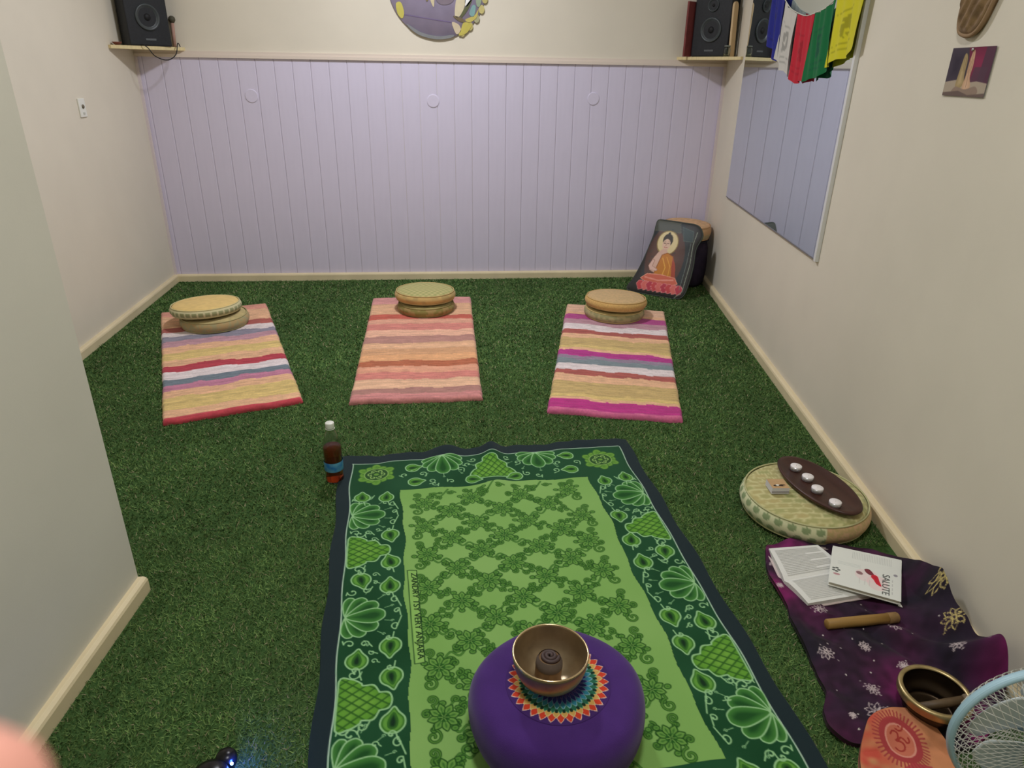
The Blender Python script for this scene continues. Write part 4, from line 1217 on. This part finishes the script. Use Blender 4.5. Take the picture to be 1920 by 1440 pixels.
def cage_wires(sign, depth, name):
    """crossed spiral wires from hub to rim: a diamond mesh dome"""
    parts = []
    N = 60
    for s in (1, -1):
        for k in range(N):
            a0 = 2 * PI * k / N; pts = []
            for j in range(15):
                t_ = j / 14; r_ = .035 + (FR - .037) * t_; zz = sign * depth * (math.cos(min(1.0, (r_ / FR)) ** 3 * PI / 2) ** .6 if r_ < FR * .999 else 0)
                a_ = a0 + s * .50 * t_
                pts.append((r_ * math.cos(a_), r_ * math.sin(a_), zz))
            parts.append(tube(pts, .0007, 4, caps=False))
    return merge(*parts)


o = obj('rear_grille', xform(cage_wires(-1, .045, 'r'), FT), M_wire, fan_t)
o = obj('front_grille', xform(cage_wires(1, .050, 'f'), FT), M_wire, fan_t)
obj('motor_housing', xform(lathe([(0, -.115), (.030, -.112), (.044, -.095), (.048, -.06), (.046, -.040), (.0, -.038)], 40), FT), M_fan, fan_t, True)
obj('badge', xform(lathe([(0, .052), (.034, .050), (.036, .044), (0, .043)][::-1], 40), FT), M_fan, fan_t, True)
for k in range(5):
    V, Fc = [], []; nrb, nab = 12, 12
    for i in range(nrb + 1):
        for j in range(nab + 1):
            t_ = i / nrb; s_ = j / nab - .5
            r_ = .022 + .106 * t_; wa = (1.05 + .40 * math.sin(min(t_ * 1.25, 1) * PI / 2)) * (1 - .25 * max(0, t_ - .8) / .2)
            a_ = 2 * PI * k / 5 + s_ * wa + .25 * t_
            V.append((r_ * math.cos(a_), r_ * math.sin(a_), s_ * (.034 - .008 * t_)))
    n_ = nab + 1
    for i in range(nrb):
        for j in range(nab): Fc.append((i * n_ + j, (i + 1) * n_ + j, (i + 1) * n_ + j + 1, i * n_ + j + 1))
    ob_ = obj('blade', xform((V, Fc), FT), M_blade, fan_t, True)
    sm = ob_.modifiers.new('thickness', 'SOLIDIFY'); sm.thickness = .002
obj('hub', xform(lathe([(0, .022), (.02, .02), (.026, .012), (.026, -.03), (0, -.03)][::-1], 32), FT), M_fan, fan_t, True)
pb_ = fn * -.075
obj('neck', tube([(pb_.x, pb_.y, FC.z - .02), (pb_.x * .9, pb_.y * .9, .12), (pb_.x * .8, pb_.y * .8, .02)], [.016, .018, .022], 16), M_fan, fan_t, True)
obj('base', xform(lathe([(0, .012), (.095, .012), (.10, .016), (.098, .026), (.07, .036), (.03, .042), (0, .043)], 48), Matrix.Translation((pb_.x * .8, pb_.y * .8 - .02, 0))), M_fan, fan_t, True)

# ------------------------------------------------------------------ black gadget with blue light
gd = thing('black_gadget', 'small glossy black gadget with a blue light on the turf', 'gadget', (-.492, 1.040, .010))
M_gloss = mat('gloss_black', (14, 13, 15), .28, spec=.4)
obj('body', lathe([(0, 0), (.030, 0), (.038, .008), (.040, .022), (.035, .036), (.020, .044), (0, .046)], 40), M_gloss, gd, True, loc=(-.012, -.022, 0))
obj('head', lathe([(0, 0), (.016, 0), (.021, .010), (.022, .024), (.017, .034), (0, .037)], 32), M_gloss, gd, True, loc=(.008, .024, 0))
obj('cable', tube(smooth_open([(-.03, -.04, .02), (-.06, -.07, .01), (-.06, -.13, .008), (-.10, -.2, .008)], 20), .003, 8), M_dark, gd, True)
obj('status_light', lathe([(0, .0), (.0032, .0005), (.0032, .002), (0, .003)], 14), mat('blue_led', (120, 160, 255), .3, emit=(90, 130, 255), estr=60), gd, True, loc=(.024, .006, .026), rot=(.2, .9, 0))
pl = bpy.data.lights.new('status_light_glow', 'POINT'); pl.energy = .35; pl.color = (.03, .10, 1.0); pl.shadow_soft_size = .004
po = bpy.data.objects.new('status_light_glow', pl); C.objects.link(po); po.parent = gd; po.location = (.036, .004, .032)

# ------------------------------------------------------------------ corner shelves, loudspeakers and small things
def shelf(label, pts):
    o = obj('corner_shelf', prism(pts, 1.438, 1.456), M_shelf); tag(o, label, 'shelf', 'triangular corner shelves')


shelf('pale wooden corner shelf under the left loudspeaker', [(XL + .001, YB - .001), (XL + .001, 4.518), (-1.830, 4.512), (-1.548, 4.855), (-1.546, YB - .001)])
shelf('pale wooden corner shelf under the right loudspeaker', [(XR - .001, YB - .001), (1.528, YB - .001), (1.532, 4.855), (rx(4.463) - .018, 4.457), (rx(4.463) - .001, 4.463)])


def loudspeaker(label, loc, rz):
    t = thing('loudspeaker', label, 'loudspeaker', loc, rz, 'black loudspeakers')
    obj('cabinet', rbox(-.122, .122, -.055, .055, 0, .36, .008), M_black, t)
    for z_, rad in ((.150, .070), (.285, .036)):
        wf = obj('driver', xform(lathe([(rad, 0), (rad, .006), (rad * .92, .009), (rad * .84, .006), (rad * .42, -.014), (rad * .30, -.010), (0, -.004)], 40), Matrix.Translation((0, -.055, z_)) @ Matrix.Rotation(PI / 2, 4, 'X')), M_cone, t, True)
        obj('dust_cap', xform(lathe([(0, rad * .10), (rad * .2, rad * .08), (rad * .32, -.004), (rad * .32, -.008)][::-1], 24), Matrix.Translation((0, -.0555, z_)) @ Matrix.Rotation(PI / 2, 4, 'X')), M_dark, wf, True)
    obj('badge', box(-.03, .03, -.0565, -.055, .03, .04), mat('badge_grey', (90, 94, 96), .4), t)


loudspeaker('black loudspeaker in the left corner above the lavender boards', (-1.712, 4.738, 1.4565), PI / 4)
loudspeaker('black loudspeaker in the right corner beside the mirror', (1.711, 4.735, 1.4565), -PI / 4 - .02)
cb_ = obj('speaker_cable', tube(smooth_open([(-1.72, 4.655, 1.459), (-1.700, 4.640, 1.46), (-1.680, 4.648, 1.445), (-1.655, 4.66, 1.405), (-1.62, 4.70, 1.385), (-1.59, 4.73, 1.39), (-1.565, 4.76, 1.42), (-1.560, 4.79, 1.470), (-1.562, 4.82, 1.475), (-1.56, 4.835, 1.459)], 50), .0028, 8), M_dark, None, True)
tag(cb_, 'thin dark cable drooping below the left corner shelf', 'cable')
t = thing('knobbed_stick', 'thin pinkish stick with dark knob beside the left loudspeaker', 'stick', (-1.594, 4.842, 1.4565))
obj('shaft', tube([(0, 0, 0), (0.004, .012, .13)], .010, 12), mat('pink_wood', (176, 138, 122), .6), t, True)
obj('knob', xform(lathe([(0, 0), (.012, .004), (.020, .018), (.018, .032), (.008, .040), (0, .041)], 24), Matrix.Translation((.004, .012, .128))), mat('dark_knob', (78, 74, 58), .6), t, True)
t = thing('small_clay_bowl', 'small reddish dish on the left corner shelf by the wall', 'dish', (-1.812, 4.560, 1.4565))
obj('dish', lathe([(0, 0), (.012, 0), (.024, .012), (.026, .016), (.023, .016), (.012, .004), (0, .003)], 28), mat('red_clay', (126, 72, 56), .6), t, True)

t = thing('red_folder', 'reddish brown folder standing left of the right loudspeaker', 'folder', (1.565, 4.790, 1.4565), .55)
obj('cover', rbox(-.035, .035, -.007, .007, 0, .31, .003), mat('red_brown_card', (120, 58, 56), .5, var=.2, vscale=20), t)
obj('pages', box(-.031, .036, -.004, .004, .003, .305), mat('folder_pages', (196, 180, 170), .8), t)
t = thing('wooden_paddle', 'pale rounded wooden paddle leaning beside the right loudspeaker', 'paddle', (1.783, 4.600, 1.4565), .7)
obj('blade', xform(prism([(-.026, 0), (.026, 0)] + [(.026 * math.cos(a), .275 + .026 * math.sin(a)) for a in np.linspace(0, PI, 14)], -.006, .006), Matrix.Rotation(-.04, 4, 'X') @ Matrix.Rotation(PI / 2, 4, 'X')), mat('pale_wood', (206, 178, 136), .5, var=.08, vscale=18, stretch=(4, 4, .5)), t)
t = thing('glass_jar', 'small clear glass jar on the right corner shelf in front of the loudspeaker', 'jar', (1.748, 4.585, 1.4565))
obj('jar_wall', lathe([(0, 0), (.018, 0), (.021, .004), (.021, .040), (.017, .048), (.017, .054), (.015, .054), (.015, .047), (.019, .039), (.019, .005), (0, .003)], 32), mat('jar_glass', (230, 238, 236), .05, trans=1.0, ior=1.45), t, True)
obj('jar_lid', lathe([(0, .054), (.018, .054), (.018, .062), (0, .063)], 32), mat('jar_lid_grey', (120, 124, 116), .4), t, True)

# ------------------------------------------------------------------ wall socket on the left wall
t = thing('aerial_socket', 'small white aerial socket plate on the left wall', 'socket', (XL, 4.045, 1.150))
obj('plate', rbox(0, .008, -.034, .034, -.045, .045, .003), M_white, t)
obj('jack', xform(lathe([(.010, 0), (.010, .004), (.006, .007), (.004, .007), (.004, .001), (0, .001)], 20), Matrix.Translation((.008, 0, .006)) @ Matrix.Rotation(PI / 2, 4, 'Y')), mat('socket_metal', (120, 112, 96), .4, metal=.6), t, True)
obj('switch_tab', box(.008, .011, -.008, .008, -.032, -.022), mat('tab_grey', (196, 196, 186), .5), t)

# ------------------------------------------------------------------ mirror on the right wall (local x along wall away from viewer, y into the room, z up)
def wall_thing(name, label, cat, y, z, off=0.0, group=None):
    t = thing(name, label, cat, (rx(y) - RN.x * off, y - RN.y * off, z), 0, group)
    t.rotation_euler = (0, 0, math.atan2(RT.y, RT.x))       # local +x = away from the viewer, local +y = into the room
    return t


y0m, y1m = 2.748, 4.375
Lm = (y1m - y0m) / RT.y
mir = wall_thing('wall_mirror', 'tall frameless looking mirror with thin white frame on the right wall', 'mirror', y0m, .650)
HM = 1.40
obj('glass', box(.020, Lm, .006, .010, .003, HM), mat('mirror_silver', (233, 244, 250), .02, metal=1.0), mir)
obj('backing_board', box(.004, Lm + .001, .0005, .006, 0, HM), M_dark, mir)
M_fr = mat('white_aluminium', (222, 222, 220), .35, spec=.5)
obj('frame_bar', box(0, .020, .0005, .016, -.004, HM + .01), M_fr, mir)
obj('frame_seal', box(.020, .0235, .010, .0115, 0, HM), M_dark, mir)
obj('frame_bar', box(0, Lm, .0005, .012, HM, HM + .012), M_fr, mir)
obj('bottom_clip_strip', box(.020, Lm, .0005, .0115, -.002, .003), mat('clip_grey', (120, 116, 120), .5), mir)


# prayer flags: string with cloth flags in front of the mirror
fl = wall_thing('prayer_flag_string', 'string of five colourful prayer flags hung across the mirror', 'flags', y0m, 0.0)
flags = [('yellow', (206, 198, 40), -.03, .262, 1.70, 1.640, .245, (120, 116, 20)), ('green', (22, 104, 58), .262, .490, 1.638, 1.602, .262, (24, 64, 60)), ('red', (186, 40, 54), .490, .725, 1.600, 1.618, .268, (132, 26, 38)), ('white', (196, 192, 182), .725, .955, 1.618, 1.690, .262, (110, 110, 104)), ('blue', (42, 46, 128), .958, 1.18, 1.692, 1.80, .27, (34, 36, 70))]
cord = [(-.20, .030, 1.80)]
for nme, c, xa, xb_, za, zb_, hh, ink in flags:
    nx2, nz2 = 34, 36
    u = np.linspace(0, 1, nx2)[None, :]; v = np.linspace(0, 1, nz2)[:, None]
    X = xa + (xb_ - xa) * u + .012 * np.sin(v * 2.2 + xa * 9) * v + 0 * v
    Zt = za + (zb_ - za) * u - .010 * np.sin(np.pi * u)
    Z = Zt - hh * v - .006 * np.sin(u * 9 + xa * 20) * v
    Yd = .030 + .007 * np.sin(u * 10 + xa * 11 + 1.6 * v) * (0.3 + v) + .004 * np.sin(u * 23 + 3 * v)
    col = np.ones((nz2, nx2, 3)) * np.array(c) / 255.
    mk = (((u - .48) / .14) ** 2 + ((v - .52) / .17) ** 2 < 1) & (vnoise(u * 1.0 + xa, v, 22, 81) > .35)
    mk2 = (np.abs(((v - .26) / .07) % 1.0 - .5) < .2) & (((v > .24) & (v < .33)) | ((v > .74) & (v < .86))) & (u > .2) & (u < .8) & (vnoise(u, v, 30, 82) > .4)
    col[mk] = col[mk] * .45 + np.array(ink) / 255. * .55; col[mk2] = col[mk2] * .6 + np.array(ink) / 255. * .4
    co = np.stack([X + 0 * v, Yd, Z], -1)
    P2 = np.concatenate([co.reshape(-1, 3), (co + np.array((0, .0012, 0))).reshape(-1, 3)])
    f = grid_faces(nz2, nx2); f2 = f[:, ::-1] + nx2 * nz2
    o = print_mesh('flag', P2, np.concatenate([f, f2]), nlin(np.concatenate([col.reshape(-1, 3)] * 2)), M_print, fl)
    o['label'] = nme + ' prayer flag'
    for t_ in (0, .5, 1): cord.append((xa + (xb_ - xa) * t_, .031, za + (zb_ - za) * t_ - .010 * math.sin(PI * t_) + .002))
cord.append((1.45, .030, 1.98))
obj('cord', tube(smooth_open(cord, 90), .0022, 6), mat('flag_cord', (200, 196, 180), .8), fl, True)

# ------------------------------------------------------------------ praying hands picture and carved ornament on the right wall
cd = wall_thing('hands_picture', 'small picture of praying hands pinned on the right wall', 'picture', 1.873, 1.313)
cw, chh = .213, .124
cp = Canvas(cw, chh, .0015, (70, 58, 62))
cp.poly([(0, 0), (.085, 0), (.07, .09), (0, .09)], (70, 60, 72), core=(52, 44, 58), cw=.03)
cp.poly([(.085, 0), (cw, 0), (cw, .09), (.12, .09)], (118, 36, 66), core=(140, 44, 78), cw=.03)
cp.poly([(.17, .0), (cw, .0), (cw, .1), (.16, .1)], (88, 52, 70)); cp.poly([(.135, .05), (.2, .05), (.19, .1), (.12, .1)], (86, 60, 74), al=.8)
cp.poly([(0, .088), (.06, .082), (.105, .09), (.16, .085), (cw, .09), (cw, chh), (0, chh)], (176, 160, 140))
cp.poly(smooth_closed([(.070, .020), (.080, .016), (.090, .032), (.092, .070), (.098, .092), (.080, .104), (.058, .100), (.062, .060)], 40), (166, 144, 100), core=(190, 166, 122), cw=.012)
for x_ in (.074, .081): cp.stroke([(x_, .026), (x_ + .006, .060)], .0016, (120, 100, 66))
cp.poly(smooth_closed([(.112, .006), (.120, .016), (.124, .046), (.122, .074), (.134, .096), (.126, .112), (.100, .112), (.094, .096), (.100, .074), (.101, .040), (.106, .014)], 50), (204, 164, 130), core=(216, 180, 148), cw=.012)
for pp in ([(.112, .008), (.111, .06), (.114, .10)], [(.117, .030), (.118, .064)], [(.105, .034), (.106, .064)]): cp.stroke(pp, .0018, (150, 106, 84))
cp.poly(smooth_closed([(.060, .100), (.110, .106), (.160, .098), (.170, .118), (.05, .12)], 30), (150, 128, 112))
cp.poly([(.0, chh - .008), (.08, chh - .014), (.13, chh - .004), (cw, chh - .01), (cw, chh), (0, chh)], (110, 92, 84))
nz2, nx2 = cp.a.shape[:2]
Xq, Zq = np.meshgrid(cw - np.arange(nx2) * .0015, chh - np.arange(nz2) * .0015)
co = np.stack([Xq, .004 + .002 * (Xq / cw - .5) ** 2, Zq], -1)
P2 = np.concatenate([co.reshape(-1, 3), (co - np.array((0, .0012, 0))).reshape(-1, 3)]); f = grid_faces(nz2, nx2)
print_mesh('print', P2, np.concatenate([f, f[:, ::-1] + nx2 * nz2]), nlin(np.concatenate([cp.a.reshape(-1, 3), np.full((nx2 * nz2, 3), .7)])), M_paper, cd)
obj('pin', lathe([(0, 0), (.004, .0), (.004, .004), (0, .005)], 16), mat('pin_steel', (190, 190, 190), .3, metal=.8), cd, True, loc=(cw / 2, .0042, chh - .006), rot=(-PI / 2, 0, 0))

orn = wall_thing('carved_ornament', 'brown textured carved ornament with rounded end on the right wall', 'ornament', 1.900, 1.466)
ol = smooth_closed([(.03, .075), (.055, .028), (.085, .004), (.12, .0), (.158, .010), (.176, .040), (.178, .09), (.175, .16), (.172, .26), (.13, .32), (.06, .32), (.0, .26), (-.004, .16)], 120)
n = len(ol); nr = 34; cx, cy = .095, .16
r = np.linspace(.005, 1, nr)[:, None]
X = cx + r * (ol[None, :, 0] - cx); Z = cy + r * (ol[None, :, 1] - cy)
Yd = .006 + .022 * np.sqrt(np.clip(1 - r ** 4, 0, 1)) + .004 * vnoise(X, Z, 70, 91) * (r < .97) + .004 * np.sin((X * 1.3 + Z) * 130) * (r < .9)
tone = vnoise(X, Z, 60, 92)[..., None]
col = (np.array((120, 96, 70)) * (1 - tone) + np.array((150, 122, 86)) * tone) / 255
co = np.stack([X, Yd, Z], -1).reshape(-1, 3); bcopy = co[-n:].copy(); bcopy[:, 1] = .0005
f = grid_faces(nr, n, True); k0 = (nr - 1) * n; a = k0 + np.arange(n); b = k0 + n + np.arange(n)
sf_ = np.stack([a, b, np.roll(b, -1), np.roll(a, -1)], -1)
print_mesh('carving', np.concatenate([co, bcopy]), np.concatenate([f, sf_]), nlin(np.concatenate([col.reshape(-1, 3), col.reshape(-1, 3)[-n:]])), mat('woven_brown', rough=.6, attr='Print', bump=.5, bscale=250), orn)
obj('border_cord', tube([(p[0], .012, p[1]) for p in ol[::2]], .006, 8, closed=True), mat('tan_cord', (150, 122, 90), .7, bump=.6, bscale=300), orn, True)

# ------------------------------------------------------------------ round stained glass plaque on the back wall
MR = .298
pq = thing('glass_plaque', 'round stained glass plaque hung above the lavender boards', 'plaque', (-.008, YB - .004, 1.829))
pq.rotation_euler = (PI / 2, 0, 0)                                      # local y up, local z into the room
obj('plaque_disc', lathe([(0, 0), (MR, 0), (MR + .002, .004), (MR, .009), (0, .009)], 90), mat('mauve_glass', (152, 142, 164), .25, var=.08, vscale=12, spec=.5), pq, True)


def piece(pts, c, rough=.2, z=.009, h=.004):
    obj('glass_or_glint_piece', prism([tuple(p) for p in smooth_closed(pts, 26)], z, z + h), mat('stained_glass_or_glint', c, rough, spec=.6, var=.06, vscale=25), pq)


def mp(px, py): return ((px - 822) * .00332, -(py + 19) * .00333)           # measured layout of the glass pieces and the painted glint (m)


piece([mp(*q) for q in ((738, 0), (750, -12), (790, -14), (792, 2), (768, 6), (748, 5))], (206, 194, 168))
piece([mp(*q) for q in ((746, 14), (755, 12), (760, 28), (756, 38), (748, 30))], (200, 190, 96))
piece([mp(*q) for q in ((800, -20), (806, -20), (805, 6), (800, 6))], (130, 116, 84))
piece([mp(*q) for q in ((806, -22), (818, -22), (816, 8), (814, 18), (808, 4))], (210, 196, 160))
piece([mp(*q) for q in ((818, -20), (862, -22), (850, 8), (830, 14), (818, 4))], (128, 116, 126))
piece([mp(*q) for q in ((858, 0), (872, -4), (872, 14), (862, 32), (853, 30))], (212, 200, 168))
piece([mp(*q) for q in ((878, -12), (892, -8), (884, 6), (875, 16), (872, 8))], (250, 250, 246), .05)  # lamp glint on the plaque, painted as a bright white piece
piece([mp(*q) for q in ((886, 2), (878, 20), (866, 34), (864, 30), (876, 12))], (96, 100, 70))
piece([mp(*q) for q in ((886, 14), (892, 16), (888, 32), (880, 28))], (128, 166, 164))
piece([mp(*q) for q in ((893, -14), (905, -12), (900, 14), (893, 12))], (150, 166, 140))
piece([mp(*q) for q in ((897, 20), (893, 34), (880, 42), (872, 38), (880, 34), (890, 30))], (196, 182, 100))
piece([mp(*q) for q in ((870, 42), (884, 46), (874, 60), (860, 64), (864, 54))], (196, 184, 92))
piece([mp(*q) for q in ((848, 42), (860, 46), (864, 56), (856, 62), (850, 52))], (206, 190, 160))
piece([mp(*q) for q in ((850, 32), (866, 35), (872, 42), (860, 40))], (118, 104, 80))
piece([mp(*q) for q in ((763, 31), (800, 36), (850, 42), (850, 43.5), (800, 37.5), (763, 32.5))], (112, 96, 132), .4, .009, .002)
piece([mp(*q) for q in ((764, 46), (790, 60), (822, 66), (850, 63), (846, 68), (820, 71.5), (790, 66), (772, 56))], (132, 134, 136))
for k in range(9):
    a = -1.05 + k * .20
    piece([(MR * 1.0 * math.cos(a) + .018 * math.cos(b_), MR * 1.0 * math.sin(a) + .024 * math.sin(b_)) for b_ in np.linspace(0, 2 * PI, 8, endpoint=False)], [(198, 186, 120), (188, 176, 110), (170, 168, 130)][k % 3], .3, .002, .008)

# ------------------------------------------------------------------ the photographer's fingertip close to the lens
ray_c = Vector((-.6925, .7377, -.9594)); ray_n = ray_c.normalized()
tip = Vector((0, 0, 1.36)) + ray_c * .066 - CR * .0035 - CU * .0035
dirn = (CR * -.80 - CU * .62 + CF * -.10).normalized()
prof = [(0, -.0098), (.004, -.0090), (.0072, -.0062), (.0088, -.0015), (.0093, .004), (.0092, .012), (.0088, .020), (.0094, .027), (.0097, .032), (.0093, .040), (.0095, .055), (.0, .056)]
q = dirn.to_track_quat('Z', 'X').to_matrix().to_4x4()
fg = thing('person', 'blurred pink fingertip at the lower left corner close to the lens', 'person', tuple(tip))
fing = obj('finger', xform(lathe([tuple(p) for p in prof], 32), q), mat('skin', (236, 168, 150), .55, var=.05, vscale=300), fg, True)
obj('fingernail', xform(lathe([(0, .0), (.0045, 0), (.0052, .0006), (.0, .0012)], 20, 1, 1.3), q @ Matrix.Translation((-.0088, 0, .002)) @ Matrix.Rotation(-PI / 2, 4, 'Y')), mat('nail', (240, 196, 184), .3), fing, True)
